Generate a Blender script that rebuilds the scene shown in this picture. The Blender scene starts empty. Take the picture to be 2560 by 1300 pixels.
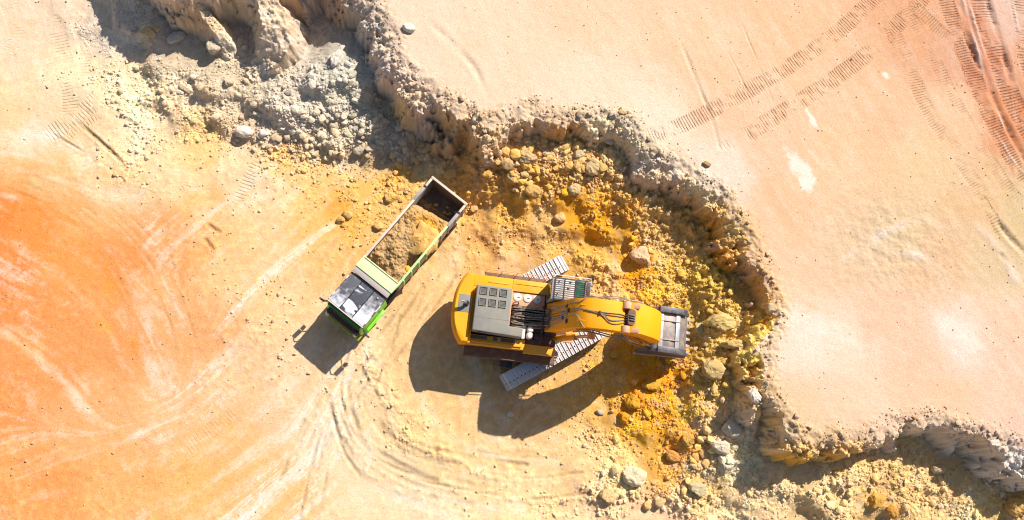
import bpy, bmesh, math, random
import numpy as np
from mathutils import Vector, Matrix

random.seed(7)
rng = np.random.default_rng(7)
scene = bpy.context.scene
C = scene.collection

# ------------------------------------------------------------------ camera
F_PX, CAM_H, CX, CY, NX, NY = 1900.0, 46.0, 1280.0, 650.0, 1060.0, 1040.0
_d = np.array([(NX - CX) / F_PX, -(NY - CY) / F_PX, -1.0]); _d /= np.linalg.norm(_d)
_Z = -_d; _Y = np.array([0, 1.0, 0]) - _Z * _Z[1]; _Y /= np.linalg.norm(_Y); _X = np.cross(_Y, _Z)
ROT = np.array([_X, _Y, _Z])
cam_data = bpy.data.cameras.new('camera'); cam = bpy.data.objects.new('camera', cam_data); C.objects.link(cam)
cam_data.sensor_width = 36.0; cam_data.lens = F_PX / 2560 * 36.0
cam_data.clip_start = 0.5; cam_data.clip_end = 3000
m4 = Matrix([list(ROT[0]) + [0], list(ROT[1]) + [0], list(ROT[2]) + [CAM_H], [0, 0, 0, 1]])
cam.matrix_world = m4
scene.camera = cam

# ------------------------------------------------------------------ sky, sun, exposure
SUN_AZ, SUN_EL = math.radians(46.0), math.radians(41.5)
world = bpy.data.worlds.new('World'); scene.world = world; world.use_nodes = True
wn = world.node_tree
for n in list(wn.nodes): wn.nodes.remove(n)
wo = wn.nodes.new('ShaderNodeOutputWorld'); bg = wn.nodes.new('ShaderNodeBackground'); sky = wn.nodes.new('ShaderNodeTexSky')
sky.sky_type = 'NISHITA'; sky.sun_disc = False; sky.sun_elevation = SUN_EL; sky.sun_rotation = math.pi / 2 - SUN_AZ
bg.inputs['Strength'].default_value = 0.078
sky.air_density = 1.0; sky.dust_density = 1.0; sky.ozone_density = 1.0
wn.links.new(sky.outputs[0], bg.inputs[0]); wn.links.new(bg.outputs[0], wo.inputs[0])
sun_data = bpy.data.lights.new('sun', 'SUN'); sun = bpy.data.objects.new('sun', sun_data); C.objects.link(sun)
sun_data.energy = 5.0; sun_data.angle = math.radians(0.53); sun_data.color = (1.0, 0.955, 0.89)
sun.location = (20, 20, 40)
sun.rotation_euler = Vector((-math.cos(SUN_AZ) * math.cos(SUN_EL), -math.sin(SUN_AZ) * math.cos(SUN_EL), -math.sin(SUN_EL))).to_track_quat('-Z', 'Y').to_euler()
scene.view_settings.view_transform = 'Standard'; scene.view_settings.look = 'None'
scene.view_settings.exposure = 0.55; scene.view_settings.gamma = 1.0
scene.view_settings.use_curve_mapping = False
scene.cycles.filter_width = 1.1
KLIT = 1.55          # display value of a sunlit level surface per unit of base colour

# ------------------------------------------------------------------ helpers
def P(px, py, h=0.0):
    """world point at height h that lies on the line of sight of a photo pixel (used to measure positions)"""
    r = ROT @ np.array([(px - CX) / F_PX, -(py - CY) / F_PX, -1.0]); t = (h - CAM_H) / r[2]
    return np.array([r[0] * t, r[1] * t])

def lin(c):
    c = np.asarray(c, float) / 255.0
    return np.where(c <= 0.04045, c / 12.92, ((c + 0.055) / 1.055) ** 2.4)
def alb(c):
    return np.clip(lin(c) / KLIT, 0, 0.82)

def tag(o, label=None, cat=None, group=None, kind=None):
    if label: o['label'] = label
    if cat: o['category'] = cat
    if group: o['group'] = group
    if kind: o['kind'] = kind
    return o
def empty(name, loc=(0, 0, 0), rz=0.0, parent=None):
    o = bpy.data.objects.new(name, None); C.objects.link(o); o.location = loc; o.rotation_euler = (0, 0, rz); o.parent = parent
    return o

# ------------------------------------------------------------------ materials
def new_mat(name):
    m = bpy.data.materials.new(name); m.use_nodes = True
    nt = m.node_tree; b = nt.nodes['Principled BSDF']
    return m, nt, b
def N(nt, t, **kw):
    n = nt.nodes.new(t)
    for k, v in kw.items():
        if k in n.inputs: n.inputs[k].default_value = v
        else: setattr(n, k, v)
    return n
def mixc(nt, fac, a, b, mode='MIX'):
    n = nt.nodes.new('ShaderNodeMix'); n.data_type = 'RGBA'; n.blend_type = mode
    for sock, v in ((n.inputs[0], fac), (n.inputs[6], a), (n.inputs[7], b)):
        if hasattr(v, 'is_output') or isinstance(v, bpy.types.NodeSocket): nt.links.new(v, sock)
        elif isinstance(v, (tuple, list)): sock.default_value = (*v[:3], 1)
        else: sock.default_value = v
    return n.outputs[2]
def mth(nt, op, a, b=0.0, c=None):
    n = nt.nodes.new('ShaderNodeMath'); n.operation = op
    for i, v in enumerate((a, b) if c is None else (a, b, c)):
        if isinstance(v, bpy.types.NodeSocket): nt.links.new(v, n.inputs[i])
        else: n.inputs[i].default_value = v
    return n.outputs[0]
def ramp(nt, src, p0, p1, lo=0.0, hi=1.0):
    n = nt.nodes.new('ShaderNodeMapRange'); n.interpolation_type = 'SMOOTHSTEP'
    nt.links.new(src, n.inputs[0])
    n.inputs[1].default_value = p0; n.inputs[2].default_value = p1; n.inputs[3].default_value = lo; n.inputs[4].default_value = hi
    return n.outputs[0]

DUST = (0.62, 0.42, 0.25)
def paint(name, col, rough=0.45, metal=0.0, dust=0.25, dscale=2.5, grime=0.25, spec=0.4):
    """machine paint: colour, dust that settles on upward faces, grime patches, slight unevenness"""
    m, nt, b = new_mat(name)
    tc = N(nt, 'ShaderNodeTexCoord')
    n1 = N(nt, 'ShaderNodeTexNoise', Scale=dscale, Detail=6.0, Roughness=0.65); nt.links.new(tc.outputs['Object'], n1.inputs['Vector'])
    n2 = N(nt, 'ShaderNodeTexNoise', Scale=dscale * 5, Detail=5.0, Roughness=0.7); nt.links.new(tc.outputs['Object'], n2.inputs['Vector'])
    geo = N(nt, 'ShaderNodeNewGeometry'); sx = N(nt, 'ShaderNodeSeparateXYZ'); nt.links.new(geo.outputs['Normal'], sx.inputs[0])
    up = ramp(nt, sx.outputs[2], 0.1, 0.9, 0.35, 1.0)
    dm = mth(nt, 'MULTIPLY', mth(nt, 'MULTIPLY', ramp(nt, n1.outputs[0], 0.38, 0.72), up), dust)
    gm = mth(nt, 'MULTIPLY', ramp(nt, n2.outputs[0], 0.55, 0.75), grime)
    c = mixc(nt, gm, col, tuple(x * 0.45 for x in col))
    c = mixc(nt, dm, c, DUST)
    nt.links.new(c, b.inputs['Base Color'])
    nt.links.new(ramp(nt, n1.outputs[0], 0.3, 0.8, rough, min(1, rough + 0.3)), b.inputs['Roughness'])
    b.inputs['Metallic'].default_value = metal
    b.inputs['Specular IOR Level'].default_value = spec
    bp = N(nt, 'ShaderNodeBump', Strength=0.08, Distance=0.02); nt.links.new(n2.outputs[0], bp.inputs['Height']); nt.links.new(bp.outputs[0], b.inputs['Normal'])
    return m

# ------------------------------------------------------------------ mesh builder
class MB:
    def __init__(s): s.v = []; s.f = []; s.mi = []
    def add(s, vs, fs, mi=0):
        o = len(s.v); s.v += [tuple(x) for x in vs]; s.f += [tuple(i + o for i in f) for f in fs]; s.mi += [mi] * len(fs); return s
    def box(s, x0, x1, y0, y1, z0, z1, mi=0, rot=None, at=None):
        vs = [(x, y, z) for z in (z0, z1) for y in (y0, y1) for x in (x0, x1)]
        if rot is not None: vs = [tuple(rot @ Vector(v) + (Vector(at) if at else Vector())) for v in vs]
        return s.add(vs, [(0, 2, 3, 1), (4, 5, 7, 6), (0, 1, 5, 4), (2, 6, 7, 3), (0, 4, 6, 2), (1, 3, 7, 5)], mi)
    def prism(s, prof, y0, y1, mi=0):
        """profile in x,z (counter-clockwise seen from -y) extruded along y; y0,y1 may be lists per point"""
        n = len(prof)
        a = y0 if isinstance(y0, (list, tuple)) else [y0] * n; b = y1 if isinstance(y1, (list, tuple)) else [y1] * n
        vs = [(p[0], a[i], p[1]) for i, p in enumerate(prof)] + [(p[0], b[i], p[1]) for i, p in enumerate(prof)]
        fs = [tuple(range(n)), tuple(range(2 * n - 1, n - 1, -1))] + [(i, i + n, (i + 1) % n + n, (i + 1) % n) for i in range(n)]
        return s.add(vs, fs, mi)
    def plate(s, poly, z0, z1, mi=0):
        """polygon in x,y (counter-clockwise) raised from z0 to z1"""
        n = len(poly)
        vs = [(p[0], p[1], z0) for p in poly] + [(p[0], p[1], z1) for p in poly]
        fs = [tuple(range(n - 1, -1, -1)), tuple(range(n, 2 * n))] + [(i, (i + 1) % n, (i + 1) % n + n, i + n) for i in range(n)]
        return s.add(vs, fs, mi)
    def tube(s, pts, r, seg=6, mi=0):
        pts = [Vector(p) for p in pts]; vs = []; fs = []
        ref = Vector((0, 0, 1))
        for i, p in enumerate(pts):
            t = (pts[min(i + 1, len(pts) - 1)] - pts[max(i - 1, 0)]).normalized()
            a = t.cross(ref)
            if a.length < 0.05: a = t.cross(Vector((1, 0, 0)))
            a.normalize(); b = a.cross(t)
            rr = r[i] if isinstance(r, (list, tuple)) else r
            for k in range(seg):
                w = 2 * math.pi * k / seg; vs.append(p + a * math.cos(w) * rr + b * math.sin(w) * rr)
        for i in range(len(pts) - 1):
            for k in range(seg):
                fs.append((i * seg + k, i * seg + (k + 1) % seg, (i + 1) * seg + (k + 1) % seg, (i + 1) * seg + k))
        fs.append(tuple(range(seg - 1, -1, -1))); fs.append(tuple(range((len(pts) - 1) * seg, len(pts) * seg)))
        return s.add(vs, fs, mi)
    def cyl(s, p0, p1, r, seg=16, mi=0): return s.tube([p0, p1], r, seg, mi)
    def lathe(s, prof, axis_o, axis='z', seg=20, mi=0):
        """profile of (radius, height) turned about an axis through axis_o"""
        vs = []; fs = []; n = len(prof)
        for k in range(seg):
            w = 2 * math.pi * k / seg
            for r, h in prof:
                c, q = r * math.cos(w), r * math.sin(w)
                p = (c, q, h) if axis == 'z' else (c, h, q) if axis == 'y' else (h, c, q)
                vs.append((p[0] + axis_o[0], p[1] + axis_o[1], p[2] + axis_o[2]))
        for k in range(seg):
            for i in range(n - 1):
                fs.append((k * n + i, ((k + 1) % seg) * n + i, ((k + 1) % seg) * n + i + 1, k * n + i + 1))
        fs.append(tuple(k * n for k in range(seg - 1, -1, -1))); fs.append(tuple(k * n + n - 1 for k in range(seg)))
        return s.add(vs, fs, mi)
    def mesh(s, name, mats, bevel=0.0, smooth=False, seg=2):
        me = bpy.data.meshes.new(name); me.from_pydata(s.v, [], s.f)
        mats = mats if isinstance(mats, (list, tuple)) else [mats]
        for m in mats: me.materials.append(m)
        for p, k in zip(me.polygons, s.mi): p.material_index = k
        bm = bmesh.new(); bm.from_mesh(me)
        bmesh.ops.recalc_face_normals(bm, faces=bm.faces)
        if bevel > 0:
            es = [e for e in bm.edges if len(e.link_faces) == 2 and e.calc_face_angle(0) > 0.5]
            bmesh.ops.bevel(bm, geom=es, offset=bevel, segments=seg, profile=0.6, affect='EDGES', clamp_overlap=True)
        bm.to_mesh(me); bm.free()
        if smooth or bevel > 0:
            me.polygons.foreach_set('use_smooth', [True] * len(me.polygons))
            me.set_sharp_from_angle(angle=math.radians(38))
        return me
    def build(s, name, mats, parent=None, bevel=0.0, smooth=False, loc=None, seg=2):
        o = bpy.data.objects.new(name, s.mesh(name, mats, bevel, smooth, seg)); C.objects.link(o); o.parent = parent
        if loc is not None: o.location = loc
        return o

# ------------------------------------------------------------------ noise
def _h(ix, iy, s):
    h = (ix * 374761393 + iy * 668265263 + s * 974634777) & 0xffffffff
    h = ((h ^ (h >> 13)) * 1274126177) & 0xffffffff
    return (h ^ (h >> 16)) & 0xffffffff
_GA = np.linspace(0, 2 * np.pi, 32, endpoint=False); _GC, _GS = np.cos(_GA), np.sin(_GA)
def perlin(x, y, s=0):
    ix = np.floor(x).astype(np.int64); iy = np.floor(y).astype(np.int64); fx = x - ix; fy = y - iy
    u = fx * fx * fx * (fx * (fx * 6 - 15) + 10); v = fy * fy * fy * (fy * (fy * 6 - 15) + 10)
    def g(a, b):
        k = _h(ix + a, iy + b, s) & 31
        return _GC[k] * (fx - a) + _GS[k] * (fy - b)
    n0 = g(0, 0); n0 = n0 + u * (g(1, 0) - n0); n1 = g(0, 1); n1 = n1 + u * (g(1, 1) - n1)
    r = (n0 + v * (n1 - n0)) * 1.5
    return r * FADE if FADE is not None and r.shape == FADE.shape else r
FADE = None      # relief and mottling fade out beyond the finely meshed ground
def fbm(x, y, s=0, o=4, g=0.5):
    a = 1.0; t = 0.0; f = 1.0; r = 0.0
    for i in range(o):
        r = r + a * perlin(x * f + i * 17.3, y * f - i * 9.1, s + i); t += a; a *= g; f *= 2.03
    return r / t
def clods(x, y, cell, s, dens=1.0):
    """tilted angular lumps on a jittered grid, height 0..1 (times cell)"""
    xs, ys = x / cell, y / cell
    ix = np.floor(xs).astype(np.int64); iy = np.floor(ys).astype(np.int64)
    out = np.zeros_like(x)
    for a in (-1, 0, 1):
        for b in (-1, 0, 1):
            jx, jy = ix + a, iy + b
            h1 = _h(jx, jy, s); r1 = (h1 & 1023) / 1023.0; r2 = ((h1 >> 10) & 1023) / 1023.0; r3 = ((h1 >> 20) & 1023) / 1023.0
            h2 = _h(jx, jy, s + 77); q1 = (h2 & 1023) / 1023.0; q2 = ((h2 >> 10) & 1023) / 1023.0; q3 = ((h2 >> 20) & 1023) / 1023.0
            dx = xs - (jx + 0.15 + 0.7 * r1); dy = ys - (jy + 0.15 + 0.7 * r2)
            w = q1 * 6.28; c, sn = np.cos(w), np.sin(w)
            ex = (dx * c + dy * sn) * (1.0 + 0.6 * q2); ey = (-dx * sn + dy * c)
            rad = 0.35 + 0.5 * r3
            cheb = np.maximum(np.maximum(np.abs(ex), np.abs(ey)), 0.72 * (np.abs(ex) + np.abs(ey)))
            hh = rad * 0.75 * (1.25 - (cheb / rad) ** 2 * 1.25) + 0.5 * (q2 - 0.5) * ex + 0.5 * (q3 - 0.5) * ey
            hh = np.minimum(hh, rad * 0.62)
            out = np.maximum(out, np.where(q3 < dens, hh, 0.0))
    return out * FADE if FADE is not None and out.shape == FADE.shape else out
def sstep(a, b, x):
    t = np.clip((x - a) / (b - a), 0, 1); return t * t * (3 - 2 * t)

# ------------------------------------------------------------------ terrain layout (measured from the photograph)
BH = 3.9
# fine grid, spacing GS, growing outwards to the horizon
GSP = 0.062
XA, XB, YA, YB = -27.5, 41.0, -8.8, 27.0
def axis(a, b):
    mid = np.arange(a, b + 1e-6, GSP); st = GSP; lo = []; hi = []; p0 = a; p1 = mid[-1]
    while p0 > -700: st *= 1.35; p0 -= st; p1 += st; lo.append(p0); hi.append(p1)
    return np.concatenate([np.array(lo[::-1]), mid, np.array(hi)]), len(lo), len(mid)
gx, PX0, NXF = axis(XA, XB); gy, PY0, NYF = axis(YA, YB)
GX, GY = np.meshgrid(gx, gy)          # shape (ny, nx)
FADE = 1 - sstep(0, 1.5, np.maximum(np.maximum(XA - GX, GX - gx[PX0 + NXF - 1]), np.maximum(YA - GY, GY - gy[PY0 + NYF - 1])))
# coarse field grid
CS = 0.25; cx0, cy0 = -36.0, -16.0
ccx = np.arange(cx0, 52, CS); ccy = np.arange(cy0, 38, CS); QX, QY = np.meshgrid(ccx, ccy)
def samp(Fd, x, y):
    u = np.clip((x - cx0) / CS, 0, len(ccx) - 1.001); v = np.clip((y - cy0) / CS, 0, len(ccy) - 1.001)
    i = u.astype(np.int64); j = v.astype(np.int64); a = u - i; b = v - j
    if Fd.ndim == 3: a = a[..., None]; b = b[..., None]
    return (Fd[j, i] * (1 - a) + Fd[j, i + 1] * a) * (1 - b) + (Fd[j + 1, i] * (1 - a) + Fd[j + 1, i + 1] * a) * b
def idw(pts, vals, e=0.6, p=2.0):
    vals = np.asarray(vals, float); acc = 0; ws = 0
    for (x, y), v in zip(pts, vals):
        w = ((QX - x) ** 2 + (QY - y) ** 2 + e * e) ** -p
        acc = acc + (w[..., None] * v if np.ndim(v) else w * v); ws = ws + w
    return acc / (ws[..., None] if np.ndim(acc) == 3 else ws)
def seg_dist(x, y, a, b):
    ab = b - a; t = np.clip(((x - a[0]) * ab[0] + (y - a[1]) * ab[1]) / max(ab @ ab, 1e-9), 0, 1)
    dx = x - a[0] - t * ab[0]; dy = y - a[1] - t * ab[1]
    return np.sqrt(dx * dx + dy * dy), t

CREST = [(2780, 1215), (2680, 1180), (2600, 1150), (2540, 1118), (2490, 1095), (2430, 1075), (2370, 1055), (2320, 1050), (2280, 1056), (2230, 1076),
         (2160, 1092), (2090, 1100), (2030, 1100), (1990, 1085), (1965, 1045), (1938, 1005), (1918, 960), (1908, 915), (1915, 860), (1935, 810),
         (1942, 765), (1925, 715), (1895, 660), (1880, 615), (1860, 565), (1840, 530), (1815, 490), (1785, 462), (1745, 440), (1695, 412), (1640, 385),
         (1610, 350), (1580, 318), (1545, 295), (1490, 290), (1430, 296), (1380, 284), (1320, 280), (1270, 288), (1225, 312), (1195, 305),
         (1150, 280), (1110, 250), (1070, 222), (1030, 200), (1000, 160), (985, 110), (965, 60), (935, 15), (900, -25), (850, -50), (780, -55),
         (700, -45), (620, -50), (540, -45), (480, -40), (420, -45), (380, -70), (340, -120)]
poly = [P(px, py, BH) for px, py in CREST]
poly = [np.array([900.0, -60.0]), np.array([120., -25.]), np.array([60.0, -14.5])] + poly + [np.array([-19.5, 33.0]), np.array([-60.0, 90.0]), np.array([-120., 900.]), np.array([900., 900.])]
NP_ = len(poly)
dmin = np.full(QX.shape, 1e9); inside = np.zeros(QX.shape, bool)
for i in range(NP_):
    a, b = poly[i], poly[(i + 1) % NP_]
    dd, _ = seg_dist(QX, QY, a, b); dmin = np.minimum(dmin, dd)
    c = ((a[1] > QY) != (b[1] > QY)) & (QX < (b[0] - a[0]) * (QY - a[1]) / (b[1] - a[1] + 1e-12) + a[0])
    inside ^= c
SD = np.where(inside, -dmin, dmin)

TALUS = [ # photo x, y, height of the loose ground there
 (100, 60, 0), (150, 300, 0), (0, 520, 0), (300, 600, 0), (600, 500, 0), (800, 480, 0), (300, 900, 0), (100, 1150, 0), (600, 1150, 0), (900, 1150, 0), (-200, 0, 0), (-200, 600, 0), (-200, 1200, 0), (300, 1500, 0), (900, 1500, 0), (1400, 1480, 0),
 (230, 120, 0), (260, 60, .3), (320, 40, .8), (330, 140, .1), (350, 220, 0), (400, 300, 0), (520, 345, 0), (600, 365, 0), (700, 385, 0), (790, 400, 0), (880, 415, 0), (960, 420, .05), (1040, 420, .2), (200, 20, .1), (330, -40, 1.5), (250, -60, .8),
 (390, 60, 1.3), (400, 150, .8), (450, 60, .9), (430, 230, .5), (480, 150, .8), (470, 280, .35), (540, 200, 1.2), (560, 280, .6), (620, 60, 1.2), (640, 230, 1.2), (640, 310, .35), (700, 240, 1.5), (730, 160, 1.3), (740, 120, .9), (800, 190, 1.9), (780, 270, 1.1), (780, 340, .5), (850, 180, 2.1), (850, 260, 1.4), (850, 340, .8), (910, 230, 1.8), (920, 300, 1.2), (930, 370, .5), (960, 270, .8), (990, 330, .6), (1010, 380, .4), (1080, 385, .4),
 (1130, 430, .6), (1200, 390, 1.4), (1240, 350, 1.9), (1300, 330, 2.1), (1370, 345, 2), (1440, 345, 2), (1500, 345, 2), (1540, 380, 1.9), (1280, 400, 1.75), (1360, 410, 1.75), (1440, 410, 1.8), (1500, 420, 1.75), (1550, 440, 1.6), (1600, 510, 1.4), (1560, 500, 1.5), (1480, 480, 1.6), (1400, 480, 1.55), (1320, 480, 1.45), (1240, 460, 1.15), (1180, 470, 0.7), (1180, 540, .2), (1260, 540, 0.55), (1340, 550, 0.75), (1430, 550, 0.95), (1520, 570, 1.1), (1600, 590, 1.15), (1660, 610, 0.95), (1700, 640, 0.95), (1760, 680, 1.2), (1640, 660, 1.0), (1560, 650, .6), (1480, 620, .35), (1400, 630, .25), (1300, 630, .15), (1200, 640, .0),
 (1180, 760, 0), (1120, 700, 0), (1050, 850, 0), (1100, 1000, 0), (1300, 1000, 0), (1300, 700, .05), (1400, 700, .1), (1450, 850, .05), (1520, 820, .2), (1500, 720, .2), (1560, 720, .5), (1620, 730, .8), (1680, 720, 1.0), (1730, 780, 1.0), (1720, 860, .9), (1650, 920, .7), (1600, 880, .35), (1540, 900, .15), (1420, 950, 0), (1500, 980, .15),
 (1800, 750, 1.5), (1860, 780, 2.1), (1800, 830, 1.6), (1860, 850, 2.3), (1900, 880, 3.2), (1905, 830, 3.4), (1920, 780, 4.4), (1860, 930, 2.2), (1895, 940, 3.2), (1800, 900, 1.6), (1760, 940, 1.5), (1820, 980, 1.7), (1870, 1000, 2.3), (1900, 1000, 2.8), (1760, 1020, 1.6), (1680, 990, 1.0), (1600, 980, .8), (1560, 1030, .5), (1640, 1060, .7), (1720, 1080, 1.0), (1800, 1080, 1.4), (1860, 1060, 1.8), (1880, 1120, 1.3), (1830, 1150, 1.2), (1750, 1150, .8), (1660, 1140, .4), (1560, 1120, .2), (1450, 1100, .1), (1350, 1180, .05), (1500, 1200, .25), (1580, 1200, .4), (1660, 1220, .35), (1750, 1230, .6), (1640, 1290, .05), (1450, 1290, 0),
 (1900, 1180, 1.1), (1960, 1210, 1.3), (2040, 1210, 1.5), (2100, 1190, 1.5), (2180, 1170, 1.4), (2260, 1180, 1.3), (2340, 1200, 1.2), (2420, 1230, 1.1), (2500, 1250, 1.2), (2570, 1280, 1.3), (2700, 1330, 1.3), (1850, 1230, .8), (1950, 1260, .8), (2080, 1250, 1.1), (2200, 1250, 1.0), (2330, 1270, .9), (2450, 1290, 1.0), (1800, 1290, .2), (2000, 1310, .3), (2200, 1320, .4), (2400, 1350, .5), (2000, 1450, 0), (2400, 1500, 0), (2700, 1500, .2)]
TZ = idw([P(a, b, c) for a, b, c in TALUS], [c for a, b, c in TALUS], 0.5, 2.2)
# how much the ground is broken rock there (0 graded floor .. 1 rubble)
RUB = [(-200, 300, 0), (100, 60, 0), (150, 300, 0), (0, 520, 0), (300, 600, 0), (250, 60, .35), (340, 30, .8), (350, 150, .35), (400, 100, .7), (390, 230, .8), (450, 150, .35), (470, 250, .9), (420, 310, .5), (540, 230, .7), (560, 300, .5), (640, 240, .9), (620, 320, .35), (700, 230, .6), (760, 160, .25), (720, 300, .9), (660, 360, .4), (800, 220, .9), (800, 300, 1), (760, 370, .8), (850, 160, .5), (880, 260, 1), (880, 350, 1), (940, 220, .8), (960, 330, 1), (1020, 380, .9), (860, 410, .5), (960, 420, .7), (1060, 410, .9), (700, 440, .1), (600, 420, .08), (520, 420, .1), (820, 470, .18), (900, 460, .35), (1000, 450, .7), (870, 540, .3), (700, 560, .1), (800, 600, .08),
 (1130, 420, .9), (1200, 400, .9), (1280, 350, .9), (1360, 380, 1), (1450, 380, 1), (1540, 400, 1), (1300, 460, 1), (1400, 470, 1), (1500, 470, 1), (1600, 500, .9), (1150, 520, .7), (1240, 520, .6), (1330, 540, .45), (1420, 550, .3), (1200, 600, .35), (1300, 600, .5), (1400, 610, .6), (1480, 610, .4), (1540, 570, .7), (1620, 590, 1), (1680, 610, .7), (1120, 640, .15), (1060, 740, .08), (1150, 760, .1), (1230, 660, .25), (1330, 660, .3), (1450, 680, .5), (1540, 690, .35), (1580, 740, .8), (1650, 690, .9), (1720, 700, 1), (1780, 740, 1), (1840, 750, .9), (1880, 800, .7), (1750, 820, 1), (1800, 880, 1), (1870, 900, .7), (1700, 850, .9), (1650, 950, 1), (1580, 900, .6), (1520, 880, .3), (1450, 850, .3), (1420, 940, .25), (1500, 960, .6), (1580, 1010, .9), (1650, 1040, .8), (1720, 1000, 1), (1800, 1000, 1), (1860, 1060, 1), (1780, 1100, 1), (1680, 1110, .6), (1560, 1090, .5), (1480, 1060, .4), (1380, 1050, .15), (1280, 1000, .12), (1150, 1000, .08), (1000, 900, .1), (950, 930, .25), (960, 1010, .12), (1030, 1080, .3), (1100, 1120, .12), (1300, 1150, .08), (1450, 1170, .15), (1540, 1200, .7), (1620, 1180, .5), (1600, 1240, .8), (1480, 1240, .4), (1380, 1240, .3), (1250, 1190, .12), (1100, 1250, .1), (900, 1200, .04), (600, 1150, 0), (300, 900, 0), (1700, 1200, .8), (1720, 1260, .5), (1620, 1290, .15), (1800, 1190, 1), (1880, 1220, 1), (2000, 1230, .9), (2150, 1220, .9), (2300, 1230, .8), (2450, 1260, .8), (2560, 1290, .8), (1950, 1290, .5), (2150, 1290, .6), (2350, 1290, .5)]
RB = idw([P(a, b, .5) for a, b, c in RUB], [c * (.6 if 1190 < a < 1600 and 495 < b < 720 else 1) for a, b, c in RUB], 0.7, 2.2)

# ridges and buttresses standing out of the face: points (x, y, height), half width, side slope
RIDGES0 = [([(650, -60, 5.0), (672, 0, 4.5), (688, 60, 4.0), (686, 110, 3.3), (668, 150, 2.5), (645, 180, 1.6)], .75, 2.6),
          ([(470, -40, 4.6), (500, 10, 3.9), (528, 60, 3.1), (556, 100, 2.5), (572, 135, 1.6)], .3, 2.0),
          ([(985, 130, 4.2), (950, 150, 3.3), (925, 165, 2.4)], .25, 2.4),
          ([(1225, 310, 5.0), (1232, 330, 4.2), (1225, 352, 2.6)], .35, 2.6),
          ([(560, 200, 1.6), (600, 240, 1.3), (640, 250, 1.0)], .25, 1.6),
          ([(1420, 300, 4.4), (1410, 330, 3.2), (1395, 350, 2.2)], .2, 2.2),
          ([(1900, 1010, 4.4), (1880, 1060, 3.0), (1870, 1110, 1.9)], .2, 1.7),
          ([(2060, 1105, 4.2), (2055, 1140, 2.7)], .1, 2.5), ([(2250, 1080, 4.4), (2235, 1120, 2.8)], .1, 2.3), ([(2400, 1080, 4.4), (2385, 1130, 2.6)], .15, 2.3)]
RIDGES = [([(a, b, c * BH / 5) for a, b, c in p], w, k) for p, w, k in RIDGES0]
# low windrows and wheel ridges on the floor: points, height, half width
BERMS = [([(930, 880), (928, 930), (950, 985), (985, 1010)], .22, .55), ([(985, 1060), (1010, 1095), (1060, 1120), (1120, 1130)], .18, .45),
         ([(845, 1010), (860, 1080), (900, 1150), (960, 1200), (1050, 1235)], .10, .3), ([(1000, 860), (960, 900), (980, 1000), (1060, 1060)], .06, .25),
         ([(1080, 1130), (1180, 1180), (1300, 1205), (1400, 1200)], .12, .35), ([(1250, 1240), (1400, 1255), (1520, 1240)], .12, .4), ([(1130, 600), (1165, 640), (1200, 655)], .15, .35), ([(1110, 620), (1150, 665)], .12, .3),
         ([(1440, 640), (1490, 660), (1520, 690)], .5, .5), ([(1480, 690), (1530, 720)], .3, .35), ([(1240, 505), (1300, 580)], .2, .3), ([(1330, 510), (1380, 590)], .2, .3), ([(1460, 540), (1500, 600), (1560, 640)], .3, .4),
         ([(1170, 560), (1260, 640)], .2, .3), ([(1560, 760), (1640, 745), (1700, 760)], .3, .5)]
RUTS = [([(190, 300), (240, 345), (290, 390), (320, 428)], .10, .10), ([(125, 330), (200, 375), (290, 430), (312, 455)], .06, .07), ([(820, 970), (835, 1050), (860, 1130), (900, 1190)], .05, .10),
        ([(870, 960), (880, 1040), (920, 1120), (990, 1170), (1090, 1200)], .06, .12), ([(905, 920), (915, 1010), (960, 1090), (1040, 1140), (1150, 1160)], .06, .12),
        ([(1000, 790), (980, 850), (920, 900), (860, 960), (820, 1060), (790, 1200)], .04, .10), ([(1060, 720), (1030, 800), (975, 880), (940, 960)], .04, .10), ([(760, 1050), (700, 1200)], .03, .1),
        ([(515, 600), (535, 625)], .08, .12), ([(525, 565), (548, 580)], .1, .12)]
for _k in range(9):
    _o = _k * 17 - 40
    RUTS.append(([(985 - _o * .5, 790), (935 - _o, 880), (915 - _o, 980 + _o * .2), (955 - _o * .8, 1075 + _o * .6), (1050 - _o * .4, 1135 + _o * .9), (1180, 1165 + _o), (1320 + _o * .2, 1185 + _o), (1450 + _o * .3, 1170 + _o)][(_k * 5) % 3:8 - (_k * 7) % 3], (.045 + .02 * ((_k * 3) % 4)) * .5, .09 + .03 * (_k % 3)))
for _k in range(6):
    _o = _k * 22 - 55
    RUTS.append(([(1085 + _o, 690), (1010 + _o, 800), (930 + _o, 900), (850 + _o, 1010), (800 + _o, 1120), (760 + _o, 1300)][(_k * 2) % 2:6 - _k % 2], .022 + .008 * (_k % 3), .10))
for _k in range(7):
    _o = _k * 26
    RUTS.append(([(20 + _o * .6, 470 - _o * .3), (150 + _o * .8, 530 - _o * .2), (260 + _o, 640), (330 + _o, 760), (370 + _o, 900)][_k % 2:5 - (_k + 1) % 2], .011, .09))
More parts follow.
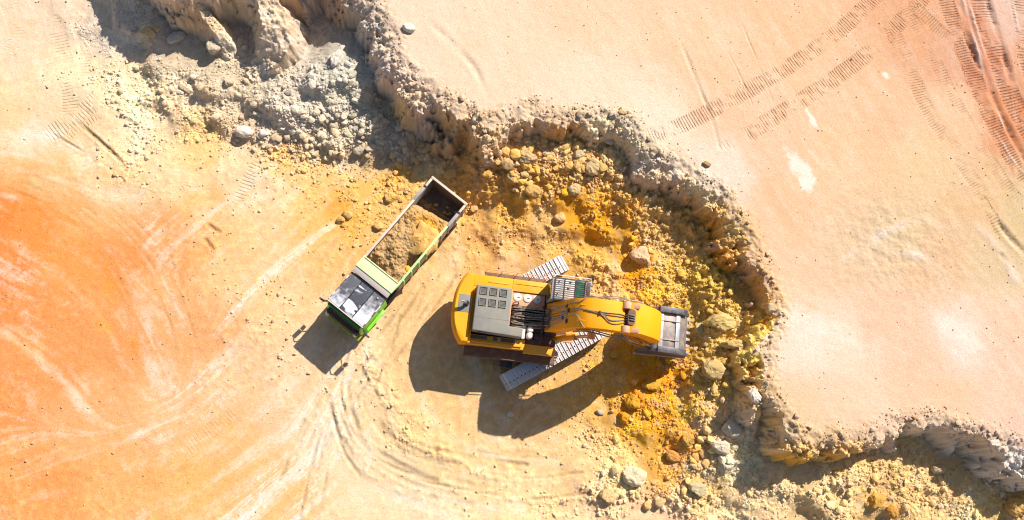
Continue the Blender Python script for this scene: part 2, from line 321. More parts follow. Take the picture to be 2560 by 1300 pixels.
BRUTS = [([(2405, -10), (2432, 90), (2462, 190), (2490, 260), (2510, 320)], -.05, .10), ([(2530, -10), (2552, 110), (2580, 220)], -.05, .08), ([(2490, 330), (2540, 410), (2590, 460)], -.04, .08), ([(2390, -10), (2425, 110), (2470, 210), (2520, 320), (2580, 430)], .16, .22), ([(2465, -10), (2500, 100), (2540, 230), (2600, 330)], .12, .2), ([(2420, 0), (2452, 110), (2490, 200), (2540, 300)], -.10, .12),
         ([(1820, 130), (1850, 190), (1880, 260)], .05, .05), ([(1855, 60), (1900, 170), (1930, 250)], .04, .05), ([(1700, 100), (1740, 200), (1780, 300), (1800, 370)], .05, .12), ([(2500, 560), (2530, 600), (2570, 640)], .10, .18), ([(2505, 640), (2540, 690), (2580, 720)], .10, .15),
         ([(1080, 60), (1180, 160), (1220, 240)], .05, .2), ([(2110, 650), (2180, 600), (2260, 560)], -.02, .2), ([(2120, 560), (2200, 620), (2300, 640)], -.02, .2), ([(2440, 560), (2480, 600), (2540, 700)], -.03, .25)]
# tread tracks: points, half width, strength, level, pitch
TREADS = [([(1610, 345), (1700, 315), (1800, 265), (1900, 210), (2000, 150), (2100, 75), (2180, 0), (2230, -50)], .52, 1.0, BH, .185), ([(1850, 345), (1890, 322), (1960, 280), (2060, 215), (2150, 150), (2230, 75), (2300, 0), (2340, -50)], .55, 1.1, BH, .185),
          ([(2440, -40), (2465, 60), (2495, 150), (2535, 260), (2590, 360), (2650, 450)], .75, 1.15, BH, .20), ([(2555, -40), (2560, 60), (2580, 180), (2640, 330)], .8, 1.15, BH, .20), ([(2355, -30), (2385, 60), (2420, 150), (2465, 270), (2520, 380), (2590, 490)], .6, 1.0, BH, .175),
          ([(2180, -20), (2230, 80), (2275, 170), (2310, 260), (2360, 340), (2420, 430), (2480, 530)], .55, .45, BH, .175), ([(2250, 0), (2310, 100), (2370, 220), (2430, 330), (2500, 440), (2560, 520)], .5, .4, BH, .175), ([(2440, 480), (2480, 540), (2510, 600)], .4, .5, BH, .2),
          ([(1740, 395), (1790, 375), (1840, 350)], .4, .3, BH, .25), ([(2240, -30), (2330, 60), (2400, 130), (2440, 240)], .5, .5, BH, .175),
          ([(130, 20), (150, 120), (175, 230), (180, 300)], .6, .35, 0, .2), ([(20, 0), (40, 90), (10, 160)], .5, .3, 0, .2), ([(110, 345), (180, 300), (260, 240), (330, 225)], .6, .5, 0, .2), ([(150, 350), (220, 300), (290, 270)], .4, .4, 0, .2), ([(215, 130), (220, 230)], .5, .25, 0, .2),
          ([(590, 520), (625, 440), (660, 380)], .4, .4, 0, .22), ([(770, 500), (800, 430), (830, 400)], .4, .35, 0, .22), ([(430, 1150), (520, 1080), (600, 1010)], .5, .12, 0, .2), ([(700, 480), (760, 420)], .4, .2, 0, .22)]

def polyline_field(pts, x, y):
    """distance to a polyline, arc length along it, and interpolated third value"""
    best = np.full(x.shape, 1e9); arc = np.zeros_like(x); hv = np.zeros_like(x); side = np.zeros_like(x); L = 0.0
    for i in range(len(pts) - 1):
        a, b = np.array(pts[i][:2]), np.array(pts[i + 1][:2]); d, t = seg_dist(x, y, a, b); k = d < best
        ln = np.linalg.norm(b - a)
        best = np.where(k, d, best); arc = np.where(k, L + t * ln, arc)
        if len(pts[0]) > 2: hv = np.where(k, pts[i][2] + t * (pts[i + 1][2] - pts[i][2]), hv)
        L += ln
    return best, arc, hv
def spline(pts, n=8):
    pts = [np.array(p, float) for p in pts]; q = [pts[0] * 2 - pts[1]] + pts + [pts[-1] * 2 - pts[-2]]; out = []
    for i in range(1, len(q) - 2):
        for k in range(n):
            t = k / n
            out.append(0.5 * (2 * q[i] + (q[i + 1] - q[i - 1]) * t + (2 * q[i - 1] - 5 * q[i] + 4 * q[i + 1] - q[i + 2]) * t * t + (3 * q[i] - q[i - 1] - 3 * q[i + 1] + q[i + 2]) * t ** 3))
    return out + [pts[-1]]
def window(pts, pad):
    xs = [p[0] for p in pts]; ys = [p[1] for p in pts]
    i0, i1 = np.searchsorted(gx, [min(xs) - pad, max(xs) + pad]); j0, j1 = np.searchsorted(gy, [min(ys) - pad, max(ys) + pad])
    return (slice(j0, max(j1, j0 + 1)), slice(i0, max(i1, i0 + 1)))

# ------------------------------------------------------------------ heights
w1 = fbm(GX * .55, GY * .55, 3, 4); w2 = fbm(GX * .55 + 40, GY * .55 - 11, 9, 4)
w3 = fbm(GX * 2.3, GY * 2.3, 21, 3)
inner = (GX > cx0 + 1) & (GX < 50) & (GY > cy0 + 1) & (GY < 36)
w4 = fbm(GX * 1.3 + 3, GY * 1.3, 12, 4, .6); w5 = fbm(GX * 1.3 - 30, GY * 1.3 + 8, 14, 4, .6)
sd = samp(SD, GX + w1 * .7 + w4 * .38, GY + w2 * .7 + w5 * .38)
# land outside the measured field keeps the level it has at the field's edge
tz = samp(TZ, GX + w2 * .5, GY + w1 * .5); tz = np.where(tz > 2.2, 2.2 + (tz - 2.2) * .62, tz); rb = samp(RB, GX + w1 * .9, GY + w2 * .9)
bank = .85 * np.exp(-((sd - 1.9) / 1.4) ** 2) * sstep(1.0, 4.0, GX) * sstep(0., 3.0, GY) * (1 - sstep(1.2, 2.6, tz)) * (1 + .5 * w3)
tz = tz + bank
scr = fbm(GX * .42, GY * .42, 17, 3)
rub = np.clip(rb * np.clip(.86 + 1.3 * scr, .3, 1.15) + .30 * w3 * (rb > .05), 0, 1) * inner
flute = fbm(GX * .8 + 5, GY * .8, 33, 3, .5); rid = 1 - np.abs(perlin(GX * .55, GY * .55, 35)) * 2
gul = fbm(GX * 2.6, GY * 2.6, 39, 4, .6)
sdw = sd + .22 * flute + .16 * rid * sstep(.3, 1.0, sd) + .05 * gul
lip = np.clip(np.where(GX > 0, np.where((GX > 19) & (GY < 1.5), .62, 1.05), np.where(GX > -5, 1.0, .6)) + 1.5 * fbm(GX * .33, GY * .33, 41, 2) + .45 * w3, .2, 2.1)     # width of the crumbled slope below the rim
slope = 2.7 + .8 * flute
zw = BH - .62 * np.clip(sdw, 0, lip) - slope * np.maximum(0, sdw - lip) - .10 * np.abs(w3) + .06 * gul + .30 * (c2_ := clods(GX, GY, .48, 131, .7)) * (1 - sstep(0, .25, sdw - lip)) * sstep(-.1, .2, sdw) * inner
zw = np.where(sdw <= 0, BH + 1 - sdw, zw)
bf = fbm(GX * .12, GY * .12, 50, 3)
zb = BH + .08 * bf * inner + .015 * fbm(GX * 1.7, GY * 1.7, 53, 4) - .10 * sstep(-.6, .1, sd) ** 2 * (1 + w3)
c1 = clods(GX, GY, .95, 101, .5); c2 = c2_; c3 = clods(GX, GY, .25, 171, .85)
lump = (1 - .75 * sstep(-.1, -.6, sd)) * (.09 * c1 * sstep(.45, .9, rub) * np.clip(.75 + w1, 0.25, 1.3) + .09 * c2 * sstep(.28, .75, rub) + .09 * c3 * sstep(.16, .5, rub))
zt = tz + .05 * fbm(GX * .35, GY * .35, 61, 3) * (1 + 3 * rub) + .02 * w3 + lump + .15 * rub * fbm(GX * .9, GY * .9, 66, 4)
for pts, hw, sl in RIDGES:
    wp = [(*P(a, b, c), c) for a, b, c in pts]; k = window(wp, 5.0)
    d, _, hv = polyline_field(wp, GX[k] + w1[k] * .5, GY[k] + w2[k] * .5)
    zr = hv - sl * np.maximum(0, d - hw - .25 * flute[k] + .15 * gul[k]) + .12 * c2[k] - .14 * w3[k] + .10 * gul[k]
    zw[k] = np.maximum(zw[k], zr)
for pts, hh, hw in BERMS:
    wp = [tuple(P(a, b, .1)) for a, b in pts]; wp = [tuple(p) for p in spline(wp, 3)]; k = window(wp, 2.0)
    d, _, _ = polyline_field(wp, GX[k] + w2[k] * .35, GY[k] + w1[k] * .35)
    g = np.exp(-(d / hw) ** 2) * np.clip(.75 + .9 * w3[k] + .4 * w1[k], 0, 1.5)
    zt[k] += .42 * hh * g * (1 + .9 * c3[k] + .8 * gul[k]) ; rub[k] = np.maximum(rub[k], g * min(.55, hh * 1.5))
rutm = np.zeros_like(GX); rdgm = np.zeros_like(GX)
wr = P(2240, 610, BH); wrk = np.exp(-(((GX - wr[0]) / 4.5) ** 2 + ((GY - wr[1]) / 3.2) ** 2)); zb = zb + wrk * .10 * fbm(GX * 1.3 + GY * .5, GY * 1.3 - GX * .4, 58, 4, .55)
for lst, lev, zz in ((RUTS, 0, zt), (BRUTS, BH, zb)):
    for pts, dp, hw in lst:
        wp = [tuple(P(a, b, lev)) for a, b in pts]; wp = [tuple(p) for p in spline(wp, 3)]; k = window(wp, 1.5)
        d, _, _ = polyline_field(wp, GX[k] + w3[k] * .05, GY[k] - w3[k] * .05)
        br = np.clip(.6 + 1.5 * perlin(GX[k] * .45 + len(pts), GY[k] * .45 + dp * 90, 88), 0, 1.2)
        zz[k] += (-dp * np.exp(-(d / hw) ** 2) + .22 * dp * np.exp(-((d - hw * 1.9) / hw) ** 2)) * br * (1 + .8 * gul[k])
        if dp < 0: rdgm[k] = np.maximum(rdgm[k], np.exp(-(d / hw) ** 2) * br)
        rutm[k] = np.maximum(rutm[k], max(dp, 0) * 4 * np.exp(-(d / hw) ** 2) * br)
tr_u = np.zeros_like(GX); tr_m = np.zeros_like(GX)
for n_, (pts, hw, st, lev, pitch) in enumerate(TREADS):
    wp = [tuple(p) for p in spline([P(a, b, lev) for a, b in pts], 6)]; k = window(wp, 1.5)
    d, arc, _ = polyline_field(wp, GX[k], GY[k])
    mk = (1 - sstep(hw * .75, hw * 1.05, d)) * st * np.clip(.62 + 1.25 * perlin(GX[k] * .5, GY[k] * .5, 200 + n_) + .9 * perlin(GX[k] * 2.2, GY[k] * 2.2, 230 + n_), 0, 1.3)
    edge = sstep(0, .8, arc) * sstep(0, .8, arc.max() - arc) if arc.size else 0
    mk = mk * edge; u = tr_u[k]; mm = tr_m[k]; q = mk > mm; both = (mk > .02) & (mm > .02); gap = sstep(.02, .25, np.abs(mk - mm))
    u[q] = (arc / pitch)[q]; mm[q] = mk[q]; mm[both] *= gap[both]; tr_u[k] = u; tr_m[k] = mm
    zz = zb if lev > 1 else zt
    zz[k] -= .03 * mk
zfl = zt
zwl = np.minimum(zb, zw)
Z = np.maximum(zfl, zwl)
zone = np.where(zw >= zb, 2, np.where(zw > zt, 1, 0))     # 2 bench, 1 face, 0 floor and loose ground
zone = np.where((zone == 2) & (zt > zb), 0, zone)
# crumbled edge of the bench
cm = np.exp(-((sd + .25) / .55) ** 2) * inner * np.clip(.75 + w1, .2, 1.3)
Z = Z + cm * (.14 * c2 + .14 * c3)
Z = Z + (zone == 1) * inner * (.05 * c1 + .05 * c2 + .03 * c3 - .13 * np.abs(fbm(GX * 2.8, GY * 2.8, 37, 4, .6)))
lipm = (zone == 1) * inner * (1 - sstep(.0, .35, sdw - lip))
fl = (zone == 1)
rub = np.where(zone == 2, cm, np.where(lipm > .3, np.maximum(rub, .6 * lipm), rub))

# ------------------------------------------------------------------ ground colours (as the photo shows them in sun)
FLOORC = [
 (30, 388, 254, 202, 142), (130, 440, 253, 196, 132), (240, 425, 254, 208, 152), (10, 300, 254, 212, 160), (150, 640, 250, 158, 72), (60, 500, 250, 150, 58),
 (-300, 200, 255, 220, 180), (30, 60, 255, 220, 186), (150, 200, 255, 223, 180), (300, 200, 255, 222, 176), (330, 300, 255, 223, 180), (60, 330, 253, 222, 184), (40, 440, 254, 178, 105), (0, 520, 248, 132, 40), (80, 600, 251, 150, 62), (200, 520, 252, 180, 110), (300, 460, 254, 203, 146), (200, 380, 254, 214, 162), (-200, 520, 248, 132, 40), (-200, 800, 249, 140, 60), (-200, 1200, 250, 155, 80),
 (430, 420, 253, 214, 163), (500, 350, 252, 202, 132), (520, 500, 252, 185, 112), (450, 600, 251, 168, 95), (300, 650, 250, 155, 78), (150, 750, 250, 155, 78), (60, 760, 249, 146, 68), (0, 700, 248, 133, 48), (400, 750, 251, 175, 108), (600, 420, 254, 218, 170), (700, 380, 251, 196, 112), (660, 500, 254, 212, 160), (800, 430, 251, 200, 122), (900, 480, 248, 192, 105), (780, 580, 247, 190, 112), (850, 520, 245, 178, 80), (700, 620, 253, 202, 145), (600, 700, 252, 196, 138), (700, 750, 253, 202, 146), (500, 850, 251, 174, 110), (300, 850, 250, 160, 90), (100, 900, 250, 155, 82), (0, 1000, 249, 152, 78), (200, 1050, 251, 176, 112), (400, 1000, 252, 188, 128), (600, 950, 253, 202, 150), (700, 1000, 254, 210, 163), (800, 1100, 255, 220, 178), (750, 900, 253, 207, 160), (560, 1100, 252, 194, 132), (100, 1200, 250, 158, 82), (300, 1200, 251, 178, 105), (500, 1200, 252, 190, 112), (700, 1220, 252, 200, 133), (900, 1000, 253, 212, 160), (900, 1200, 255, 220, 174), (1000, 950, 249, 203, 146), (1000, 850, 249, 203, 146), (1100, 1000, 247, 198, 135), (1100, 1100, 249, 206, 146), (1200, 1150, 249, 208, 150), (1050, 1250, 253, 219, 174), (1300, 1200, 251, 212, 155), (1450, 1150, 249, 205, 145), (1500, 1260, 249, 203, 152), (1300, 1050, 240, 194, 128), (1060, 700, 251, 203, 140), (1100, 620, 244, 192, 120), (1200, 600, 236, 182, 104), (1300, 620, 238, 187, 110), (1150, 480, 224, 172, 82), (1000, 430, 233, 182, 84), (600, 1500, 252, 190, 120), (1300, 1500, 252, 205, 150),
 (1250, 400, 220, 177, 95), (1320, 320, 222, 187, 120), (1400, 320, 212, 192, 146), (1480, 340, 207, 197, 165), (1550, 360, 212, 192, 140), (1600, 450, 212, 186, 124), (1450, 420, 212, 176, 102), (1350, 470, 222, 172, 78), (1300, 520, 232, 180, 72), (1420, 520, 238, 168, 20), (1480, 570, 238, 168, 12), (1370, 560, 233, 190, 112), (1550, 560, 223, 165, 50), (1620, 530, 212, 176, 98), (1650, 620, 217, 181, 102), (1560, 640, 233, 172, 38), (1590, 700, 238, 162, 10), (1540, 700, 238, 196, 122), (1480, 650, 228, 181, 88), (1650, 720, 222, 180, 60), (1720, 720, 212, 176, 72), (1780, 700, 212, 181, 78), (1850, 720, 208, 160, 42), (1880, 790, 217, 171, 52), (1800, 820, 212, 181, 92), (1750, 800, 203, 171, 82), (1860, 900, 217, 176, 72), (1780, 950, 212, 176, 82), (1600, 900, 233, 168, 30), (1660, 960, 232, 156, 8), (1590, 1000, 232, 156, 10), (1640, 1050, 228, 158, 30), (1700, 1040, 217, 176, 62), (1700, 1110, 228, 158, 50), (1600, 1080, 238, 180, 50), (1780, 1060, 217, 186, 124), (1850, 1060, 212, 192, 155), (1820, 1130, 222, 201, 160), (1560, 1180, 238, 202, 134), (1660, 1170, 228, 170, 70), (1750, 1220, 222, 191, 122), (1900, 1230, 225, 196, 138), (2050, 1250, 225, 194, 132), (2200, 1220, 222, 185, 112), (2350, 1230, 227, 190, 122), (2500, 1270, 225, 186, 106), (2400, 1290, 232, 201, 144), (1650, 1290, 249, 203, 155), (1850, 1290, 243, 202, 150), (1420, 950, 233, 186, 104), (1500, 930, 228, 181, 82), (1450, 850, 223, 181, 104), (2000, 1500, 245, 205, 155), (2600, 1400, 230, 190, 120),
 (400, 80, 203, 190, 174), (300, 60, 226, 212, 196), (470, 200, 213, 198, 173), (560, 180, 202, 188, 163), (430, 260, 235, 206, 166), (620, 230, 203, 188, 163), (540, 240, 213, 193, 163), (700, 240, 203, 193, 178), (800, 200, 198, 193, 183), (880, 180, 188, 188, 180), (850, 250, 198, 193, 178), (750, 290, 213, 203, 188), (900, 300, 203, 196, 180), (980, 360, 203, 193, 173), (700, 340, 230, 215, 195), (850, 360, 224, 204, 174), (1050, 400, 218, 188, 126), (450, 40, 190, 180, 170), (740, 150, 185, 178, 170), (600, 60, 180, 172, 165), (350, -60, 215, 200, 185)]
WALLC = [(500, 20, 198, 172, 137), (420, -20, 200, 185, 165), (800, 20, 195, 158, 122), (850, 120, 172, 172, 162), (930, 100, 178, 166, 152), (760, 100, 192, 170, 145), (690, 100, 210, 190, 165), (640, 160, 208, 188, 160), (560, 110, 212, 196, 170), (1000, 200, 206, 182, 165), (1050, 280, 196, 170, 142), (1100, 330, 192, 160, 112), (1180, 340, 202, 165, 108), (1000, 280, 196, 172, 120), (1300, 300, 202, 172, 132), (1400, 310, 192, 150, 90), (1500, 310, 206, 186, 150), (1600, 370, 202, 182, 142), (1640, 450, 196, 170, 135), (1700, 520, 192, 150, 88), (1740, 480, 202, 184, 140), (1760, 560, 194, 145, 52), (1800, 650, 194, 138, 32), (1830, 580, 205, 170, 95), (1860, 720, 206, 150, 34), (1900, 850, 217, 170, 62), (1920, 1050, 206, 175, 118), (1900, 1090, 202, 182, 150), (2000, 1140, 197, 154, 64), (2100, 1130, 197, 156, 82), (2200, 1100, 204, 178, 148), (2300, 1100, 208, 192, 168), (2400, 1130, 206, 187, 162), (2500, 1170, 198, 188, 176)]
BENCHC = [(1050, 50, 254, 222, 190), (1250, 150, 254, 220, 186), (1500, 50, 253, 212, 174), (1500, 200, 255, 226, 194), (1700, 100, 252, 208, 168), (1650, 300, 255, 230, 200), (1800, 250, 251, 204, 163), (2000, 200, 251, 203, 162), (2000, 80, 249, 200, 156), (1900, 350, 251, 204, 165), (1820, 420, 255, 228, 204), (1950, 500, 250, 200, 157), (2000, 700, 252, 206, 168), (2100, 400, 251, 203, 158), (2200, 300, 249, 200, 158), (2300, 60, 238, 178, 134), (2380, 100, 232, 175, 138), (2440, 60, 226, 155, 118), (2470, 150, 222, 148, 112), (2500, 50, 235, 195, 172), (2550, 150, 233, 172, 135), (2530, 300, 228, 150, 104), (2400, 300, 246, 200, 158), (2300, 400, 243, 207, 160), (2450, 500, 238, 196, 148), (2540, 550, 228, 198, 150), (2250, 600, 233, 203, 160), (2150, 650, 238, 202, 162), (2350, 650, 238, 196, 154), (2500, 680, 233, 203, 160), (2100, 850, 255, 224, 196), (2020, 850, 255, 231, 208), (2200, 800, 251, 206, 172), (2400, 850, 255, 227, 208), (2300, 900, 251, 206, 172), (2500, 800, 249, 207, 175), (2100, 1000, 252, 212, 177), (2350, 1000, 252, 205, 165), (2500, 1000, 252, 209, 177), (2000, 1040, 249, 207, 165), (2550, 1080, 244, 203, 176), (2900, 500, 240, 200, 155), (1500, -300, 252, 212, 172), (2300, -300, 238, 185, 145)]
def fcol(a):
    c = np.array(alb(a[2:]))
    if a[4] > 145 and a[2] < 240: c = c * np.array([1.13, 1.04, .93])          # grey rubble is a warm grey
    elif a[0] < 560 and a[1] > 400: c = c + (np.array(alb((254, 214, 165))) - c) * .10
    if a[4] < 140 and a[2] < 244: c = c * np.array([1.03, .965, 1.04])
    return c
CF = idw([P(a[0], a[1], .5) for a in FLOORC], [fcol(a) for a in FLOORC], .5, 2.0)
CW = idw([P(a[0], a[1], 2.8) for a in WALLC], [alb(a[2:]) * np.array([1.04, .99, .92]) * (1.08 if a[4] < 100 else 1.0) for a in WALLC], .6, 2.0)
CB = idw([P(a[0], a[1], BH) for a in BENCHC], [alb(a[2:]) * np.array([1.0, .99, .985]) for a in BENCHC], .8, 2.0)

# streaks follow the way machines were driven over the ground (line integral over noise)
FLOW = [(50, 450, 1, .35), (150, 560, 1, .5), (250, 700, .7, 1), (100, 800, 1, .6), (330, 850, .5, 1), (100, 650, 1, .55), (0, 350, 1, .1), (500, 600, 1, -1), (600, 480, 1, -.8), (700, 560, 1, -.9), (450, 450, 1, -.9), (100, 1200, 1, -.35), (400, 1150, 1, -.4), (600, 1050, 1, -.7), (800, 1000, .6, -1), (700, 1200, 1, -.8), (600, 850, 1, -1), (450, 800, .6, 1), (200, 950, .8, .9), (900, 1100, .5, -1), (950, 1000, .3, 1), (1050, 1120, 1, .6), (1200, 1190, 1, .3), (1350, 1220, 1, .05), (1500, 1240, 1, -.15), (1000, 900, .1, 1), (1000, 800, .5, -1), (1050, 700, .6, -1), (1000, 1230, 1, .4), (200, 100, .3, 1), (100, 60, .2, 1), (300, 250, .45, 1), (230, 330, 1, -.6), (550, 350, .8, -.6), (850, 480, 1, -.7), (1100, 1000, .3, 1), (1400, 520, .2, 1), (1300, 560, .4, 1), (1560, 620, .7, 1), (1640, 1060, .7, 1),
        (1300, 100, .35, 1), (1500, 150, .55, 1), (1700, 150, .35, 1), (1900, 400, .5, 1), (2100, 300, .5, 1), (2100, 850, 1, .33), (2020, 900, 1, .25), (2300, 700, .8, 1), (2400, 200, .4, 1), (2500, 400, .5, 1), (2300, 1000, 1, .2), (1150, 60, .4, 1), (2200, 600, 1, -.6), (2500, 900, .5, 1), (2350, 850, .8, .6)]
fa = np.array([math.atan2(-b, a) for _, _, a, b in FLOW])
FD = idw([P(a, b, BH if (a > 1000 and b < 300) or a > 1850 else 0) for a, b, _, _ in FLOW], np.stack([np.cos(2 * fa), np.sin(2 * fa)], 1), 1.0, 1.6)
sl = (slice(PY0, PY0 + NYF), slice(PX0, PX0 + NXF)); SX, SY = GX[sl], GY[sl]
ff = samp(FD, SX + w1[sl] * .6, SY + w2[sl] * .6); ang = .5 * np.arctan2(ff[..., 1], ff[..., 0]) + .25 * w1[sl]
vx, vy = np.cos(ang), np.sin(ang)
def lic(noise, steps, step):
    acc = noise.copy(); cnt = 1
    JJ, II = np.mgrid[0:NYF, 0:NXF]
    for sgn in (1, -1):
        px_, py_ = II.astype(np.float32), JJ.astype(np.float32); ox, oy = vx * sgn, vy * sgn
        for _ in range(steps):
            px_ = px_ + ox * step; py_ = py_ + oy * step
            i = np.clip(px_.astype(np.int32), 0, NXF - 1); j = np.clip(py_.astype(np.int32), 0, NYF - 1)
            nx_, ny_ = vx[j, i], vy[j, i]; s_ = np.where(nx_ * ox + ny_ * oy < 0, -1.0, 1.0); ox, oy = nx_ * s_, ny_ * s_
            acc += noise[j, i]; cnt += 1
    a = acc / cnt
    return (a - a.mean()) / (a.std() + 1e-9)
nz_f = rng.standard_normal(SX.shape).astype(np.float32)
nz_c = (fbm(SX * 1.3, SY * 1.3, 301, 5, .78)).astype(np.float32)
l_f = lic(nz_f, 24, 1.6); l_c = lic(nz_c, 44, 2.4)
vx, vy = np.cos(ang + .22), np.sin(ang + .22)
l_d = lic((fbm(SX * 4.5, SY * 4.5, 411, 2)).astype(np.float32), 20, 1.6)
def emb(a):
    o = np.zeros_like(GX); o[sl] = a; return o
LF, LC, LD = emb(l_f), emb(l_c), emb(l_d)

wx_, wy_ = GX + w1 * 1.1 + w3 * .25, GY + w2 * 1.1 - w3 * .25
cF = samp(CF, wx_, wy_); cW = samp(CW, GX + w1 * .5, GY + w2 * .5); cB = samp(CB, wx_, wy_)
CREAM = np.array(alb((255, 240, 214))); RED = np.array(alb((243, 150, 78))); REDB = np.array(alb((236, 178, 138)))
smooth_ = np.clip(1 - rub * 2.2, 0, 1)
pt = fbm(GX * .4, GY * .4, 71, 5, .6); pt2 = fbm(GX * 1.4, GY * 1.4, 75, 4, .65)
sm_ = .45 + .55 * sstep(-.35, .35, fbm(GX * .55, GY * .55, 73, 3))
pt3 = fbm(GX * 3.4, GY * 3.4, 79, 3, .7)
t = np.clip(-.02 + (.24 * LC + .05 * LF + .05 * LD) * sm_ + .50 * pt + .42 * pt2 + .25 * pt3, 0, 1) * smooth_
cF = cF + (CREAM - cF) * (t * .80)[..., None]
t = np.clip(-.08 + (-.22 * LC - .05 * LF - .05 * LD) * sm_ + .3 * pt2 - .45 * pt - .2 * pt3, 0, 1) * smooth_ * .60
cF = cF + (cF * np.array([.985, .80, .60]) - cF) * t[..., None]
# broad swaths where wheels dragged pale dust or bared the orange subsoil
PALE = [([(600, 1310), (690, 1180), (780, 1060), (850, 960), (900, 880)], 1.3, .95), ([(740, 1300), (800, 1170), (860, 1040)], .9, .9), ([(560, 790), (650, 720), (740, 640), (830, 570)], .55, .9), ([(480, 590), (560, 530), (640, 470), (700, 400)], .8, .6), ([(200, 420), (300, 470), (380, 560), (430, 680), (450, 800)], .8, .5), ([(60, 330), (150, 345), (240, 400)], .7, .8), ([(420, 1010), (500, 950), (560, 880)], .6, .7), ([(360, 1090), (450, 1060), (560, 990)], .5, .7), ([(0, 660), (60, 720), (90, 830), (110, 920)], .5, .4), ([(380, 1000), (390, 900), (350, 780)], .5, .4), ([(1000, 1240), (1150, 1270), (1300, 1265)], .6, .6), ([(900, 960), (890, 1060), (940, 1160)], .5, .6), ([(650, 420), (740, 380), (820, 400)], .4, .5), ([(400, 300), (430, 230), (470, 180)], .5, .5)]
DEEP = [([(-60, 430), (60, 480), (160, 550), (250, 650), (310, 760), (340, 880)], .75, .75), ([(-60, 520), (60, 570), (150, 650), (220, 760), (250, 880)], .6, .6), ([(330, 640), (450, 610), (560, 540)], .6, .5), ([(-60, 1290), (120, 1220), (300, 1140), (470, 1060)], .5, .6), ([(100, 1310), (300, 1240), (480, 1180)], .5, .5), ([(660, 470), (700, 420), (720, 380)], .4, .6), ([(820, 640), (900, 540)], .5, .4), ([(520, 800), (620, 760), (720, 690)], .4, .4), ([(480, 360), (520, 320)], .6, .5)]
for lst, colr in ((DEEP, np.array(alb((250, 150, 52)))), (PALE, np.array(alb((255, 246, 228))))):
    for pts, hw, st in lst:
        wp = [tuple(p) for p in spline([P(a, b, 0) for a, b in pts], 3)]; k = window(wp, hw * 2.5)
        d, _, _ = polyline_field(wp, GX[k] + w1[k] * .8, GY[k] + w2[k] * .8)
        q = np.exp(-(d / hw) ** 2) * st * smooth_[k] * np.clip(.32 + .36 * LC[k] + .30 * LF[k] + .70 * pt2[k] + .65 * pt3[k], 0, 1)
        cF[k] = cF[k] + (colr - cF[k]) * np.clip(q, 0, .9)[..., None]
ylw = np.clip(fbm(GX * .3 + 9, GY * .3, 91, 4, .6) * 2.6 - .75 + .25 * LC, 0, 1) * smooth_ * .38 * (GX < 2)
cF = cF + (np.array(alb((250, 178, 45))) - cF) * ylw[..., None]
# loose rock: pieces differ, dust between them
vr = fbm(GX * 3.1, GY * 3.1, 81, 3, .7)
cF = cF * (1 + np.clip(rub * 1.4, 0, 1) * (.66 - .16 * (GX < 0)))[..., None] * (1 + np.clip(rub * 1.4, 0, 1)[..., None] * (.22 * vr + .20 * w3)[..., None])
t = (np.clip(rub, 0, 1) * np.clip(pt2 * 1.4 - .1, 0, .55))[..., None]; cF = cF + (cF.mean(-1, keepdims=True) * np.array([1.08, 1.0, .86]) * 1.05 - cF) * t
# bench: pale scraped patches and streaks
t = np.clip(.05 + .14 * LC + .10 * LF + .55 * pt + .25 * pt2, 0, 1) * .5
cB = cB + (np.array(alb((255, 234, 210))) - cB) * t[..., None]
t = np.clip(-.12 - .14 * LC - .10 * LF - .10 * LD - .45 * pt + .25 * pt2, 0, 1) * .55
cB = cB + (cB * np.array([.95, .80, .68]) - cB) * t[..., None]
for bx_, by_, rx, ry, an, st in [(2000, 420, 22, 60, 30, 1), (2012, 455, 20, 30, 20, 1), (1985, 415, 20, 22, 0, .9), (2030, 300, 9, 32, 25, 1), (2213, 186, 14, 9, -40, 1), (2050, 400, 8, 40, 40, .5), (2090, 840, 60, 35, -15, .7), (2020, 800, 60, 60, 0, .5), (2400, 840, 60, 45, -30, .6), (1780, 425, 40, 25, -30, .6)]:
    c = P(bx_, by_, BH); k = window([c], 4.0); a_ = math.radians(an)
    dx, dy = (GX[k] - c[0] + .5 * w1[k]) * 41, (GY[k] - c[1] + .5 * w2[k]) * 41
    u, v = dx * math.cos(a_) + dy * math.sin(a_), -dx * math.sin(a_) + dy * math.cos(a_)
    q = (1 - sstep(.55, 1.25, np.sqrt((u / rx) ** 2 + (v / ry) ** 2) + .5 * w3[k])) * st * (1 if st > .8 else sstep(-.5, .5, .30 * LC[k] + .22 * LF[k] + .9 * pt2[k] + .5 * pt[k]))
    cB[k] = cB[k] + (np.array(alb((255, 240, 220))) - cB[k]) * q[..., None]
cB = cB * (1 - .16 * np.clip(rutm, 0, 1)[..., None] * np.array([.6, 1, 1.2]))
cB = cB + (np.array(alb((252, 225, 208))) - cB) * (np.clip(rdgm, 0, 1) * .7)[..., None]
cF = cF * (1 - .36 * np.clip(rutm * 4.5, 0, 1)[..., None])
t = (np.clip(tr_m, 0, 1) * .30)[..., None]; cB = cB + (cB * np.array([.95, .80, .68]) - cB) * t
t = np.clip(cm * .9, 0, 1)[..., None]; cB = cB + (cW * 1.12 - cB) * t * .55
